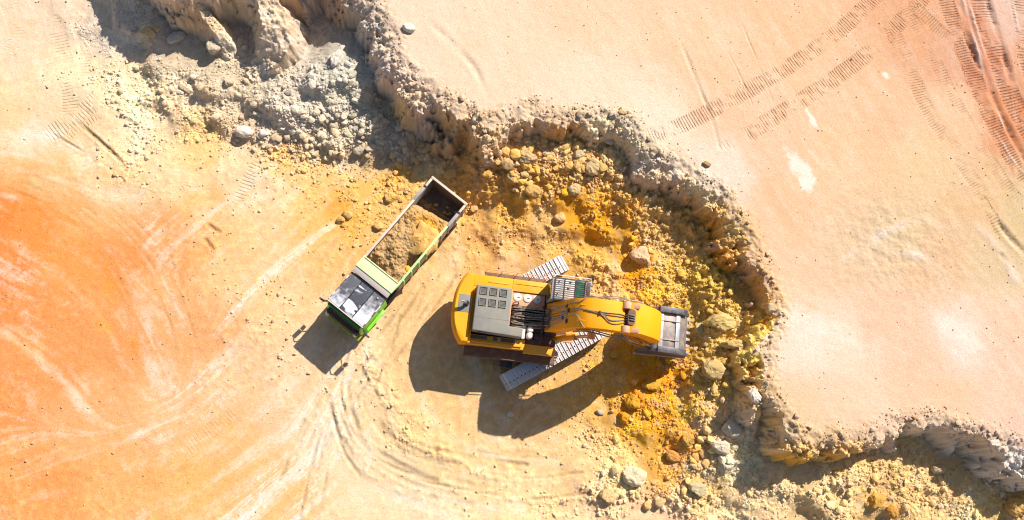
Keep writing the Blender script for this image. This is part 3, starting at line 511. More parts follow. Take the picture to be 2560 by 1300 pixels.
# face: bands and stains
bd = perlin(Z * 1.6 + w1 * 1.5, GX * .15, 95); st_ = fbm(GX * 1.9, GY * 1.9, 97, 4, .65)
cW = cW * 1.48 * (1.12 + .12 * bd + .30 * st_)[..., None]
t = np.clip(fbm(GX * .5, GY * .5, 99, 3) * 1.6, 0, .5)[..., None]; cW = cW + (cW.mean(-1, keepdims=True) * np.array([1.06, 1, .92]) - cW) * t
bl = sstep(-.35, .35, zw - zt)
cFW = cF + (cW - cF) * np.where(zone == 0, sstep(-.9, 0, zw - zt) * .5, .5 + .5 * sstep(0, .6, zw - zt))[..., None]
COL = np.where((zone == 2)[..., None], cB, cFW)
e_ = np.clip(lipm, 0, 1)
COL = COL + ((cB * np.where(GX > 4, .22, .5)[..., None] + cW * np.where(GX > 4, .85, .55)[..., None]) * (1.18 + .25 * vr)[..., None] - COL) * (e_ * .75)[..., None]
COL = np.clip(COL * (1 + .05 * FADE * rng.standard_normal(GX.shape))[..., None], .01, .84)

# ------------------------------------------------------------------ ground material
def ground_mat(name, rough_bump, tread=True):
    m, nt, b = new_mat(name)
    at = N(nt, 'ShaderNodeAttribute', attribute_name='ground_colour'); tc = N(nt, 'ShaderNodeTexCoord')
    def nz(sc, de=5.0, ro=.65):
        n = N(nt, 'ShaderNodeTexNoise', Scale=sc, Detail=de, Roughness=ro); nt.links.new(tc.outputs['Object'], n.inputs['Vector']); return n.outputs[0]
    n1, n2 = nz(9.0), nz(2.2)
    c = mixc(nt, ramp(nt, n1, .35, .75, 0, .16), at.outputs['Color'], (.75, .60, .46), 'MULTIPLY')
    c = mixc(nt, ramp(nt, n2, .5, .75, 0, .12), c, (.80, .68, .54))
    h = mth(nt, 'MULTIPLY', n1, .055 * rough_bump); h = mth(nt, 'ADD', h, mth(nt, 'MULTIPLY', nz(28.0, 4.0), .020 * rough_bump))
    vo = N(nt, 'ShaderNodeTexVoronoi', Scale=6.5, Randomness=1.0); nt.links.new(tc.outputs['Object'], vo.inputs['Vector'])
    h = mth(nt, 'ADD', h, mth(nt, 'MULTIPLY', ramp(nt, vo.outputs['Distance'], .05, .32, 1, 0), .018 * rough_bump))
    if tread:
        au = N(nt, 'ShaderNodeAttribute', attribute_name='tread_run'); am = N(nt, 'ShaderNodeAttribute', attribute_name='tread_mark')
        s = mth(nt, 'SINE', mth(nt, 'MULTIPLY', mth(nt, 'ADD', au.outputs['Fac'], mth(nt, 'MULTIPLY', n2, .5)), 6.2832))
        bar = mth(nt, 'MULTIPLY', ramp(nt, s, .1, .8), mth(nt, 'MULTIPLY', am.outputs['Fac'], ramp(nt, n1, .30, .55, .35, 1.0)))
        h = mth(nt, 'SUBTRACT', h, mth(nt, 'MULTIPLY', bar, .06))
        c = mixc(nt, mth(nt, 'MULTIPLY', bar, .34), c, (.34, .16, .085))
    nt.links.new(c, b.inputs['Base Color']); b.inputs['Roughness'].default_value = .95; b.inputs['Specular IOR Level'].default_value = .12
    bp = N(nt, 'ShaderNodeBump', Strength=1.0, Distance=1.0); nt.links.new(h, bp.inputs['Height']); nt.links.new(bp.outputs[0], b.inputs['Normal'])
    return m
M_floor = ground_mat('graded sandy floor', .45); M_bench = ground_mat('graded pink bench', .45); M_face = ground_mat('broken rock face', .8, False); M_loose = ground_mat('loose broken ground', 1.1, False)

# ------------------------------------------------------------------ ground meshes
NYG, NXG = GX.shape
VCO = np.stack([GX, GY, Z], -1).reshape(-1, 3).astype(np.float32)
dzx = np.gradient(Z, gx, axis=1); dzy = np.gradient(Z, gy, axis=0)
VNO = np.stack([-dzx, -dzy, np.ones_like(Z)], -1); VNO /= np.linalg.norm(VNO, axis=-1, keepdims=True); VNO = VNO.reshape(-1, 3).astype(np.float32)
ids = np.arange(NYG * NXG, dtype=np.int64).reshape(NYG, NXG)
QF = np.stack([ids[:-1, :-1], ids[:-1, 1:], ids[1:, 1:], ids[1:, :-1]], -1).reshape(-1, 4)
def quad_mesh(name, co, faces, mat, attrs=None, normals=None, smooth=True):
    me = bpy.data.meshes.new(name); k = faces.shape[1]
    me.vertices.add(len(co)); me.vertices.foreach_set('co', np.ascontiguousarray(co, np.float32).ravel())
    me.loops.add(faces.size); me.loops.foreach_set('vertex_index', faces.ravel().astype(np.int32))
    me.polygons.add(len(faces)); me.polygons.foreach_set('loop_start', np.arange(0, faces.size, k, dtype=np.int32))
    me.polygons.foreach_set('use_smooth', np.full(len(faces), smooth))
    me.update(calc_edges=True); me.materials.append(mat)
    for nm, (ty, arr) in (attrs or {}).items():
        a = me.attributes.new(nm, ty, 'POINT')
        if ty == 'FLOAT_COLOR': a.data.foreach_set('color', np.concatenate([arr, np.ones((len(arr), 1))], 1).astype(np.float32).ravel())
        else: a.data.foreach_set('value', arr.astype(np.float32).ravel())
    if normals is not None: me.normals_split_custom_set_from_vertices(normals)
    return me
def zone_kind():
    z = np.where(zone == 2, 2, np.where(zone == 1, 1, np.where((rub > .28) & inner, 3, 0)))
    return z
zk = zone_kind()
def fzone():
    v = np.stack([zk[:-1, :-1], zk[:-1, 1:], zk[1:, 1:], zk[1:, :-1]], -1).reshape(-1, 4); return np.median(np.sort(v, 1)[:, 1:3], 1).astype(int) if False else v[:, 0]
FZ = fzone(); flatc = COL.reshape(-1, 3)
for zid, nm, mt, kd in ((0, 'pit_floor', M_floor, 'structure'), (2, 'upper_terrace', M_bench, 'structure'), (1, 'rock_face', M_face, 'structure'), (3, 'loose_ground', M_loose, 'structure')):
    q = QF[FZ == zid]; used, inv = np.unique(q, return_inverse=True); q2 = inv.reshape(q.shape)
    at = {'ground_colour': ('FLOAT_COLOR', flatc[used])}
    if zid in (0, 2): at['tread_run'] = ('FLOAT', tr_u.ravel()[used]); at['tread_mark'] = ('FLOAT', tr_m.ravel()[used])
    o = bpy.data.objects.new(nm, quad_mesh(nm, VCO[used], q2, mt, at, VNO[used] if zid != 3 else None, zid != 3)); C.objects.link(o)
    tag(o, {0: 'graded orange and cream sand floor of the pit', 2: 'flat pale pink upper terrace with tread tracks', 1: 'steep grey and ochre cut rock face round the pit', 3: 'loose broken ground banked below the rock face'}[zid], {0: 'ground', 2: 'ground', 1: 'rock face', 3: 'ground'}[zid], kind=kd)

def zat(x, y, A=None):
    """ground height (or another field) at a world point inside the fine grid"""
    A = Z if A is None else A
    u = np.clip((np.asarray(x) - XA) / GSP, 0, NXF - 1.01); v = np.clip((np.asarray(y) - YA) / GSP, 0, NYF - 1.01)
    i = u.astype(int) + PX0; j = v.astype(int) + PY0; a = u - u.astype(int); b = v - v.astype(int)
    if A.ndim == 3: a = a[..., None]; b = b[..., None]
    return (A[j, i] * (1 - a) + A[j, i + 1] * a) * (1 - b) + (A[j + 1, i] * (1 - a) + A[j + 1, i + 1] * a) * b
def hit(px, py):
    """world point of the ground seen at a photo pixel"""
    r = ROT @ np.array([(px - CX) / F_PX, -(py - CY) / F_PX, -1.0])
    for h in np.arange(6.2, -.6, -.04):
        t_ = (h - CAM_H) / r[2]; x, y = r[0] * t_, r[1] * t_
        if zat(x, y) >= h: return x, y, float(zat(x, y))
    return x, y, h

# ================================================================== excavator
M_yel = paint('excavator yellow paint', (.88, .345, .001), .55, 0, .08, 1.1, .12, .3)
M_yel2 = paint('dusty yellow paint', (.80, .35, .008), .5, 0, .35, 1.2, .12)
M_pin = paint('dusty pink cast steel', (.66, .34, .18), .55, 0, .35, 2.0, .15)
M_hood = paint('grey hood paint', (.215, .205, .175), .55, 0, .16, 2.0, .12)
M_hoodd = paint('dark grey hood recess', (.13, .125, .105), .6, 0, .10, 2.0, .1)
M_dark = paint('dark oily steel', (.045, .035, .04), .55, .3, .18, 3.0, .3)
M_brown = paint('brown walkway plate', (.16, .085, .055), .7, .1, .20, 3.0, .35)
M_hose = paint('dusty rubber hose', (.13, .11, .09), .32, 0, .55, 4.0, 0, .7)
M_shoe = paint('worn bright track steel', (.64, .61, .60), .45, .10, .42, 1.6, .25)
M_hole = paint('dark bolt hole', (.01, .01, .01), .8, 0, 0, 2, 0)
M_steel = paint('worn bucket steel', (.25, .22, .21), .42, .45, .5, 2.5, .35)
M_steeld = paint('dark bucket steel', (.10, .10, .115), .40, .5, .18, 3.0, .35)
M_wear = paint('bright worn steel bar', (.55, .53, .52), .32, .6, .25, 4.0, .2)
M_chrome = paint('chromed rod', (.6, .6, .62), .12, 1.0, .05, 3, .05)
M_cabw = paint('white cab roof', (.72, .66, .60), .45, 0, .35, 3.0, .15)
M_cabg = paint('grey cab frame', (.30, .29, .28), .45, .1, .25, 3.0, .2)
M_tint = paint('green tinted glass', (.035, .13, .085), .08, 0, .12, 3.0, 0, .7)
M_glass = paint('dark cab glass', (.02, .03, .035), .05, 0, .15, 3.0, 0, .8)
M_white = paint('white plastic cap', (.75, .66, .58), .5, 0, .3, 4, .1)

EX_H = math.radians(-7.5)
ex = empty('excavator', (6.64, 5.43, 0.03), EX_H)
tag(ex, 'large yellow-orange tracked excavator digging at the pit face', 'excavator')

# --- tracks (turned away from the body)
TA = math.radians(27.6) - EX_H
tm = Matrix.Rotation(TA, 4, 'Z')
TL, TH, TWD, NSH = 6.75, 1.30, 1.02, 58
shoe = MB()
pit = (2 * (TL - TH) + math.pi * TH) / NSH
shoe.box(-pit * .482, pit * .482, -TWD / 2, TWD / 2, -.03, .03)
shoe.box(-pit * .40, -pit * .26, -TWD / 2 + .01, TWD / 2 - .01, .029, .095)
shoe.box(pit * .10, pit * .20, -TWD / 2 + .01, TWD / 2 - .01, .029, .055)
for yy in (-.12,): shoe.box(-pit * .18, pit * .06, yy - .045, yy + .045, .028, .034, 1)
shoe_me = shoe.mesh('track_shoe', [M_shoe, M_hole], .006, seg=1)
def rot_child(o): o.matrix_local = tm @ o.matrix_local; return o
for side, yoff in (('south', -2.32), ('north', 2.28)):
    fr = MB(); z0 = .28
    fr.prism([(-2.5, .35), (2.5, .35), (2.75, .65), (2.5, .95), (-2.5, .95), (-2.75, .65)], yoff - .28, yoff + .28)
    for xx in (-2.72, 2.72): fr.lathe([(.1, -.24), (.50, -.22), (.54, -.12), (.54, .12), (.50, .22), (.1, .24)], (xx, yoff, .65), 'y', 20)
    for k in range(6): fr.lathe([(.05, -.26), (.17, -.25), (.17, .25), (.05, .26)], (-2.0 + .8 * k, yoff, .26), 'y', 12)
    t_ = fr.build('track', M_dark, ex, .02); t_.matrix_local = tm
    L1 = TL - TH
    for k in range(NSH):
        s_ = (k + .5) * pit
        if s_ < L1: x, z, a = -L1 / 2 + s_, TH, 0.0
        elif s_ < L1 + math.pi * TH / 2: w = (s_ - L1) / (TH / 2); x, z, a = L1 / 2 + math.sin(w) * TH / 2, TH / 2 + math.cos(w) * TH / 2, w
        elif s_ < 2 * L1 + math.pi * TH / 2: x, z, a = L1 / 2 - (s_ - L1 - math.pi * TH / 2), 0.0, math.pi
        else: w = math.pi + (s_ - 2 * L1 - math.pi * TH / 2) / (TH / 2); x, z, a = -L1 / 2 + math.sin(w) * TH / 2, TH / 2 + math.cos(w) * TH / 2, w
        sag = -.05 * math.sin(math.pi * min(1, max(0, s_ / L1))) if s_ < L1 else 0
        o = bpy.data.objects.new('track_shoe', shoe_me); C.objects.link(o); o.parent = t_
        o.matrix_local = Matrix.Translation((x, yoff + random.uniform(-.006, .006), z + .03 + sag)) @ Matrix.Rotation(a + random.uniform(-.012, .012), 4, 'Y')
cb = MB(); cb.box(-1.3, 1.3, -2.1, 2.1, .55, .95); cb.lathe([(.2, .9), (1.15, .92), (1.2, 1.0), (1.2, 1.42), (.2, 1.45)], (0, 0, 0), 'z', 28)
o = cb.build('undercarriage_frame', M_dark, ex, .03); o.matrix_local = tm

# --- upper structure
MB().plate([(-4.3, -1.95), (1.15, -2.15), (1.2, -.75), (.25, -.72), (.2, .62), (.3, 2.05), (-4.3, 2.02)], 1.42, 1.95).build('swing_frame', M_brown, ex, .03)
cw = []
for k in range(13):
    a = -1 + 2 * k / 12; cw.append((-5.08 + .62 * abs(a) ** 2.6, -2.02 * a))
cwp = [(p[0], p[1]) for p in cw]
def cwslice(inset, z, fx):
    return [(p[0] + inset, p[1] * (1 - inset * .35), z) for p in cwp] + [(fx, -1.99 * (1 - inset * .3), z), (fx, 2.0 * (1 - inset * .3), z)]
c_ = MB(); rings = [(.22, 1.35), (.04, 1.6), (.0, 2.1), (.0, 3.0), (.05, 3.2), (.16, 3.30)]
vs = []; n = len(cwp) + 2
for ins, z in rings: vs += cwslice(ins, z, -4.02)
fs = [tuple(range(n - 1, -1, -1)), tuple(range((len(rings) - 1) * n, len(rings) * n))]
for r_ in range(len(rings) - 1): fs += [(r_ * n + i, r_ * n + (i + 1) % n, (r_ + 1) * n + (i + 1) % n, (r_ + 1) * n + i) for i in range(n)]
c_.add(vs, fs); cwo = c_.build('counterweight', M_yel, ex, 0, True)
MB().box(-4.78, -4.05, -.30, .72, 3.296, 3.312).build('tread_plate', M_hood, cwo, .004)
p_ = MB(); p_.tube([(-4.30, .22, 3.3), (-4.30, .22, 3.62), (-4.36, .22, 3.72), (-4.62, .22, 3.80)], .10, 12); p_.build('exhaust_pipe', M_chrome, cwo, 0, True)
MB().lathe([(.16, 3.30), (.16, 3.40), (.11, 3.43)], (-4.30, .22, 0), 'z', 16).build('exhaust_collar', M_dark, cwo)

# north side covers
nb = MB(); nb.box(-4.01, -1.78, 1.32, 1.98, 1.952, 3.12); nb.box(-4.01, -3.86, -1.96, 1.31, 1.952, 3.12)
nbo = nb.build('side_cover', M_yel, ex, .035)
MB().box(-3.2, -2.0, 1.60, 1.68, 3.118, 3.15).build('grab_rail', M_yel2, nbo, .012)
n2 = MB(); n2.box(-1.76, .28, 1.30, 2.0, 1.952, 3.02); n2o = n2.build('tank_cover', M_yel2, ex, .035)
MB().box(-1.6, .0, 1.72, 1.80, 3.018, 3.05).build('grab_rail', M_yel2, n2o, .012)
MB().box(-1.78, .18, .50, 1.28, 1.952, 2.92).build('hydraulic_tank', M_pin, ex, .04)
for xx in (-1.42, -.84, -.28):
    f_ = MB(); f_.lathe([(.24, 2.918), (.24, 2.96), (.20, 2.985), (.05, 2.99)], (xx, .98, 0), 'z', 20); fo = f_.build('tank_lid', M_white, ex, 0, True)
    MB().box(xx - .02, xx + .13, .97, .99, 2.985, 3.02).build('lid_handle', M_dark, fo)
# engine hood with six vents and a louvre strip
hz = 3.78
h_ = MB()
h_.plate([(-3.85, -1.30), (-1.02, -1.40), (-1.02, -.86), (-1.84, -.84), (-1.84, 1.30), (-3.85, 1.30)], 1.952, hz)
ho = h_.build('engine_hood', M_hood, ex, .07, seg=3)
for r_, yy in enumerate((1.0, .36)):
    for k in range(3):
        x0 = -3.62 + .56 * k; x1 = x0 + .36; y0, y1 = yy - .20, yy + .16
        v_ = MB()
        v_.box(x0, x1, y0, y1, hz + .001, hz + .004, 1)
        for a0, a1, b0, b1 in ((x0 - .03, x1 + .03, y0 - .03, y0), (x0 - .03, x1 + .03, y1, y1 + .03), (x0 - .03, x0, y0, y1), (x1, x1 + .03, y0, y1)): v_.box(a0, a1, b0, b1, hz - .02, hz + .055)
        for q in range(5): v_.box(x0 + .01, x1 - .01, y0 + .03 + .07 * q, y0 + .055 + .07 * q, hz + .003, hz + .018, 1)
        v_.build('vent', [M_hood, M_hoodd], ho)
MB().box(-3.80, -1.0, -.555, -.545, hz - .02, hz + .006).build('hood_seam', M_hoodd, ho)
for k in range(13): MB().box(-3.55 + .1 * k, -3.49 + .1 * k, -1.345, -1.325, 3.50, 3.68).build('louvre', M_hole, ho)
MB().box(-1.84, -1.79, -.80, 1.28, 1.96, 3.70).build('hood_frame', M_pin, ho, .01)
# south side covers, tool box and rails
s_ = MB(); s_.box(-4.01, -.72, -1.98, -1.42, 1.952, 2.80); so = s_.build('side_cover', M_yel2, ex, .03)
for k, (a, b) in enumerate(((-3.9, -2.9), (-2.55, -2.3), (-2.1, -1.3))): MB().box(a, b, -1.66, -1.46, 2.795, 2.812).build('access_hatch', M_brown, so, .004)
MB().box(-4.0, -.9, -1.86, -1.76, 2.80, 2.90).build('grab_rail', M_yel, so, .02)
t_ = MB(); t_.box(-.70, 1.10, -2.12, -1.60, 1.952, 2.55); t_.build('battery_box', M_yel2, ex, .03)
t_ = MB(); t_.box(-.72, .35, -1.58, -.45, 1.952, 2.35); tb = t_.build('pump_bay', M_brown, ex, .03)
MB().box(-.98, -.80, -1.38, -.62, 1.96, 3.15).build('air_cleaner_panel', M_cabw, ex, .02)
for yy in (-.80, -1.16):
    a_ = MB(); a_.lathe([(.165, 2.34), (.165, 2.98), (.20, 3.0), (.20, 3.10), (.13, 3.20), (.04, 3.22)], (-.52, yy, 0), 'z', 18); a_.build('air_cleaner', M_white, ex, 0, True)
MB().box(-.20, .18, -1.30, -.92, 2.35, 2.62).build('battery_lid', M_dark, ex, .02)
t_ = MB(); t_.box(.37, 1.12, -1.58, -.78, 1.952, 2.15); t_.build('front_deck', M_brown, ex, .02)
# walkways and rails
def walkway(y0, y1, x0, x1, z, name='walkway'):
    w = MB(); w.box(x0, x1, y0, y1, z - .05, z)
    wo_ = w.build(name, M_brown, ex, .01)
    return wo_
wS = walkway(-2.62, -2.02, -4.1, 1.25, 1.93); wN = walkway(2.06, 2.42, -3.4, .3, 1.93)
def rail(par, y, x0, x1, z, h, n, m):
    r_ = MB(); r_.tube([(x0, y, z), (x0, y, z + h), (x1, y, z + h), (x1, y, z)], .022, 6); r_.tube([(x0, y, z + h * .5), (x1, y, z + h * .5)], .018, 6)
    for k in range(1, n): xx = x0 + (x1 - x0) * k / n; r_.tube([(xx, y, z), (xx, y, z + h)], .02, 6)
    return r_.build('handrail', m, par, 0, True)
rail(wS, -2.60, -4.05, 1.2, 1.93, .35, 5, M_brown); rail(wN, 2.40, -3.35, .25, 1.93, 1.0, 4, M_pin)
st = MB(); st.box(-1.9, -1.15, -2.95, -2.63, 1.45, 1.49); st.box(-1.85, -1.2, -2.93, -2.63, 1.05, 1.09)
for xx in (-1.88, -1.17): st.tube([(xx, -2.64, 1.95), (xx, -2.92, 1.5), (xx, -2.92, .9)], .02, 6)
st.build('step', M_dark, wS)
for k in range(3): MB().tube([(1.2, -2.45 + .18 * k, 1.95), (1.42, -2.3 + .15 * k, 2.05), (1.5, -1.9 + .1 * k, 2.0)], .02, 5).build('cable', M_cabw, wS)

# --- hoses from the pump to the boom
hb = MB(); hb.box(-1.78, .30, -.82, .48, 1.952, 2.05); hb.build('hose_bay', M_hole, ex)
for k in range(11):
    y = -.70 + .115 * k; rr = random.uniform
    top = 3.05 + .12 * math.sin(k * 1.7) + rr(-.05, .05)
    MB().tube(spline([(-1.66, y * .9 + rr(-.03, .03), 2.3), (-1.62 + rr(-.04, .04), y * .92 + rr(-.03, .03), top - .1), (-1.42, y + rr(-.04, .04), top + .10), (-.9, y + rr(-.05, .05), top + .06), (-.35, y * .98 + rr(-.03, .03), top + .12), (.18, y * .95 + rr(-.02, .02), top + .30), (.42, y * .93, top + .62)], 5), .042, 7).build('hose', M_hose, ex, 0, True)
for k in range(5):
    y = -.55 + .27 * k; MB().tube(spline([(-1.70, y, 2.6), (-1.60, y + .1, 3.0), (-1.40, y + .16, 3.1), (-1.32, y + .05, 2.9), (-1.45, y - .05, 2.5)], 5), .036, 7).build('hose', M_hose, ex, 0, True)
hr = MB(); hr.tube([(.10, -.88, 2.3), (.12, -.88, 3.45), (.12, .58, 3.45), (.10, .58, 2.3)], .05, 8); hr.build('hose_rack', M_dark, ex, 0, True)
for k in range(4): MB().tube([(-1.1 + .02 * k, -.62 + .3 * k, 3.16), (-1.08, -.5 + .3 * k, 3.25)], .03, 6).build('hose_clamp', M_dark, ex)

# --- cab
cab = empty('cab', (1.33, 1.42, 0), 0, ex)
cz0, cz1 = 2.25, 4.95
cl = MB(); cl.prism([(-1.08, cz0), (.85, cz0), (1.12, cz0 + .7), (1.02, cz1 - .12), (-1.08, cz1 - .12)], -.60, .60); cl.build('cab_body', M_cabg, cab, .05)
cl = MB(); cl.box(-1.12, 1.08, -.64, .64, cz1 - .12, cz1); roof = cl.build('roof', M_cabg, cab, .04)
MB().box(-1.0, .18, -.54, .54, cz1 + .001, cz1 + .02).build('roof_panel', M_cabw, roof, .006)
MB().box(.22, .78, -.54, .54, cz1 + .001, cz1 + .015).build('roof_window', M_tint, roof, .004)
MB().box(.82, 1.04, -.54, .54, cz1 + .001, cz1 + .03).build('lamp_bar', M_dark, roof, .01)
for k in range(4): l_ = MB(); l_.lathe([(.02, 0), (.07, .01), (.08, .06), (.02, .08)], (1.10, -.42 + .28 * k, cz1 + .02), 'x', 10); l_.build('work_lamp', M_wear, roof, 0, True)
for k in range(10): y = -.52 + .1155 * k; MB().tube([(-1.0, y, cz1 + .09), (.80, y, cz1 + .09)], .016, 5).build('guard_bar', M_dark, roof)
for xx in (-.95, -.42, .20, .74): MB().box(xx - .02, xx + .02, -.56, .56, cz1 + .02, cz1 + .075).build('guard_frame', M_dark, roof)
for (xx, yy) in ((-.75, .35), (-.2, .05), (-.8, -.35), (-.1, .42)): MB().lathe([(.06, cz1 + .02), (.06, cz1 + .06), (.02, cz1 + .07)], (xx, yy, 0), 'z', 10).build('roof_vent', M_hoodd, roof)
for sy in (-1, 1):
    MB().box(-.92, -.18, sy * .602 - .006, sy * .602 + .006, cz0 + .95, cz1 - .3).build('side_window', M_glass, cab, .004)
    MB().box(-.08, .88, sy * .602 - .006, sy * .602 + .006, cz0 + .75, cz1 - .3).build('door_window', M_glass, cab, .004)
MB().box(-1.092, -1.08, -.48, .48, cz0 + 1.1, cz1 - .35).build('rear_window', M_glass, cab, .004)
ws = MB(); ws.add([(1.132, -.5, cz0 + .75), (1.132, .5, cz0 + .75), (1.045, .5, cz1 - .2), (1.045, -.5, cz1 - .2)], [(0, 1, 2, 3)]); ws.build('windscreen', M_glass, cab)
MB().box(.30, 2.30, .80, 2.06, 1.952, 2.24).build('cab_riser', M_yel2, ex, .03)
rl = MB(); rl.tube([(-1.1, .66, cz1 + .02), (-1.1, .72, cz1 + .14), (1.05, .72, cz1 + .14), (1.05, .66, cz1 + .02)], .025, 6); rl.build('roof_rail', M_cabw, cab, 0, True)
for sy in (.78,):
    mr = MB(); mr.tube([(1.0, .62, cz1 - .3), (1.25, .85, cz1 - .2)], .02, 6); mr.box(1.2, 1.26, .76, .98, cz1 - .45, cz1 - .1); mr.build('mirror', M_dark, cab)

# --- boom
BW = .80
top = [(.30, 3.05), (.62, 4.05), (1.02, 5.25), (1.35, 6.0), (1.75, 6.52), (2.2, 6.75), (2.9, 6.86), (3.55, 6.80), (4.02, 6.62)]
bot = [(4.18, 6.28), (4.05, 5.95), (3.3, 5.82), (2.5, 5.55), (1.95, 5.0), (1.6, 4.1), (1.25, 3.1), (1.0, 2.35), (.70, 2.10), (.42, 2.30)]
bm_ = MB(); bm_.prism([*top, *bot][::-1], -BW, BW); boom = bm_.build('boom', M_yel, ex, .05, seg=2)
bo = MB(); bo.lathe([(.02, -.95), (.36, -.94), (.36, .94), (.02, .95)], (.72, 0, 2.5), 'y', 20); bo.build('boom_pivot', M_dark, boom, .02)
def top_z(x):
    xs = [p[0] for p in top]; zs = [p[1] for p in top]; return float(np.interp(x, xs, zs))
def on_boom(pts, dz=.05): return [(x, y, top_z(x) + dz) for x, y in pts]
# pipes and hoses lying on the boom
for pts in ([(.45, .1), (.9, .12), (1.3, .22), (1.7, .20), (2.3, .10), (2.7, .08), (3.2, .10), (3.75, .12), (4.1, .08)], [(.45, -.05), (.9, -.02), (1.4, .10), (1.9, .14), (2.4, .02), (2.7, .0), (3.1, -.02), (3.7, -.02), (4.1, .0)], [(2.6, .03), (2.9, -.1), (3.2, -.28), (3.6, -.25), (4.1, -.12)], [(2.6, 0), (2.85, -.15), (3.1, -.38), (3.5, -.45), (4.0, -.3)], [(.45, .3), (.8, .42), (1.2, .55), (1.6, .60), (1.9, .85)], [(.45, -.25), (.8, -.2), (1.15, -.15), (1.5, -.12), (1.75, -.62), (1.9, -.82)]):
    q = spline([(*p, 0) for p in pts], 6); MB().tube([(p[0], p[1], top_z(p[0]) + .05) for p in q], .024, 6).build('boom_hose', M_hose if pts[0][0] > .4 and pts[-1][0] > 3 else M_cabg, boom, 0, True)
for k in range(9):
    y = -.62 + .15 * k; MB().tube([(.40, y, 3.45), (.50, y, top_z(.5) + .06), (.75, y * .8, top_z(.75) + .05), (1.1, y * .55, top_z(1.1) + .05)], .022, 6).build('boom_pipe', M_cabg, boom, 0, True)
for x, y in ((2.62, .05), (1.05, .45), (1.15, .18), (.95, -.2), (1.1, -.42)):
    MB().box(x - .05, x + .05, y - .10, y + .10, top_z(x) - .02, top_z(x) + .13).build('pipe_clamp', M_dark, boom, .01)
for y in (.42, -.42): MB().prism([(1.62, top_z(1.62) - .02), (2.02, top_z(2.02) - .02), (1.62, top_z(1.62) + .16)], y - .02, y + .02).build('lifting_lug', M_yel, boom)
for (x0, x1, y, zo) in ((1.6, 3.9, -.88, 0), (1.5, 3.8, -.97, -.1), (1.7, 3.8, -.92, -.35), (2.0, 4.2, .90, 0), (2.1, 4.0, 1.0, -.1)):
    q = spline([(x0, y, top_z(x0) - .55 + zo), (x0 + .5, y - .03 * np.sign(y), top_z(x0 + .5) - .42 + zo), ((x0 + x1) / 2, y + .05 * np.sign(y), top_z((x0 + x1) / 2) - .35 + zo), (x1 - .4, y + .14 * np.sign(y), top_z(x1) - .30 + zo), (x1 + .3, y + .10 * np.sign(y), 6.1 + zo)], 6)
    MB().tube(q, .032, 6).build('side_hose', M_hose, boom, 0, True)
for sy in (-1, 1):   # boom cylinders
    cy = MB(); cy.cyl((1.05, sy * 1.02, 1.95), (2.0, sy * 1.02, 3.9), .19, 14); cy.lathe([(.05, -.16), (.24, -.15), (.24, .15), (.05, .16)], (1.0, sy * 1.02, 1.9), 'y', 14)
    co = cy.build('boom_cylinder', M_yel2, ex, 0, True)
    rd = MB(); rd.cyl((2.0, sy * 1.02, 3.9), (2.55, sy * 1.02, 5.05), .10, 12); rd.build('cylinder_rod', M_chrome, co, 0, True)
    rd = MB(); rd.lathe([(.05, -.2), (.22, -.19), (.22, .19), (.05, .2)], (2.6, sy * 1.0, 5.15), 'y', 14); rd.build('cylinder_eye', M_pin, co, 0, True)
MB().box(1.2, 2.1, -1.22, -.86, 2.2, 2.45).build('foot_bracket', M_pin, ex, .06)
# --- stick
stk = [(4.30, 6.80), (4.62, 6.86), (5.1, 6.55), (5.9, 5.75), (6.35, 5.12), (6.72, 4.35), (6.80, 3.55), (6.62, 3.1), (6.35, 3.2), (6.0, 4.0), (5.3, 4.9), (4.7, 5.35), (4.25, 5.6), (4.05, 6.1)]
sw = [.74] * len(stk)
sm_ = MB(); sm_.prism(stk[::-1], -.80, .84); stick = sm_.build('stick', M_yel, ex, .06)
for y in (.62, -.66):
    MB().lathe([(.05, -.20), (.26, -.18), (.26, .18), (.05, .20)], (4.10, y + .02, 6.62), 'y', 18).build('pin_boss', M_pin, stick, .02)
    MB().prism([(3.95, 6.60), (4.75, 6.98), (4.75, 6.6), (4.1, 6.3)][::-1], y - .14, y + .14).build('pin_bracket', M_pin, stick, .05)
rc = MB(); pl = []
for k in range(20):
    w = 2 * math.pi * k / 20; c, s2 = math.cos(w), math.sin(w); pl.append((4.34 + .20 * np.sign(c) * abs(c) ** .5, .02 + .42 * np.sign(s2) * abs(s2) ** .5))
rc.plate(pl, 6.5, 6.875); rc.build('stick_opening', M_brown, stick)
for k, y in enumerate((.10, -.02, -.15)):
    MB().tube(spline([(4.06, y, 6.74), (4.25, y + .02, 6.93), (4.42, y, 6.93), (4.5, y - .03, 6.88)], 5), .03, 6).build('stick_hose', M_hose, stick, 0, True)
for pts in ([(4.1, -.95, 6.3), (4.6, -1.05, 5.9), (5.2, -1.12, 5.3), (5.45, -1.0, 5.0), (5.2, -.9, 5.0)], [(4.1, -.98, 6.0), (4.7, -1.2, 5.6), (5.4, -1.22, 4.9), (5.6, -.95, 4.7)], [(4.0, -.9, 6.2), (4.5, -.95, 5.6), (5.3, -.95, 4.6), (6.0, -.92, 3.9)]):
    MB().tube(spline(pts, 6), .034, 6).build('stick_hose', M_hose, stick, 0, True)
for pts in ([(4.3, .95, 6.6), (4.8, 1.0, 6.3), (5.3, .92, 5.9)],): MB().tube(spline(pts, 6), .04, 6).build('stick_hose', M_cabg, stick, 0, True)
sc = MB(); sc.cyl((4.6, -.93, 5.35), (5.9, -.93, 3.95), .13, 12); sco = sc.build('bucket_cylinder', M_yel2, stick, 0, True)
MB().cyl((5.9, -.93, 3.95), (6.6, -.93, 3.25), .07, 10).build('cylinder_rod', M_chrome, sco, 0, True)
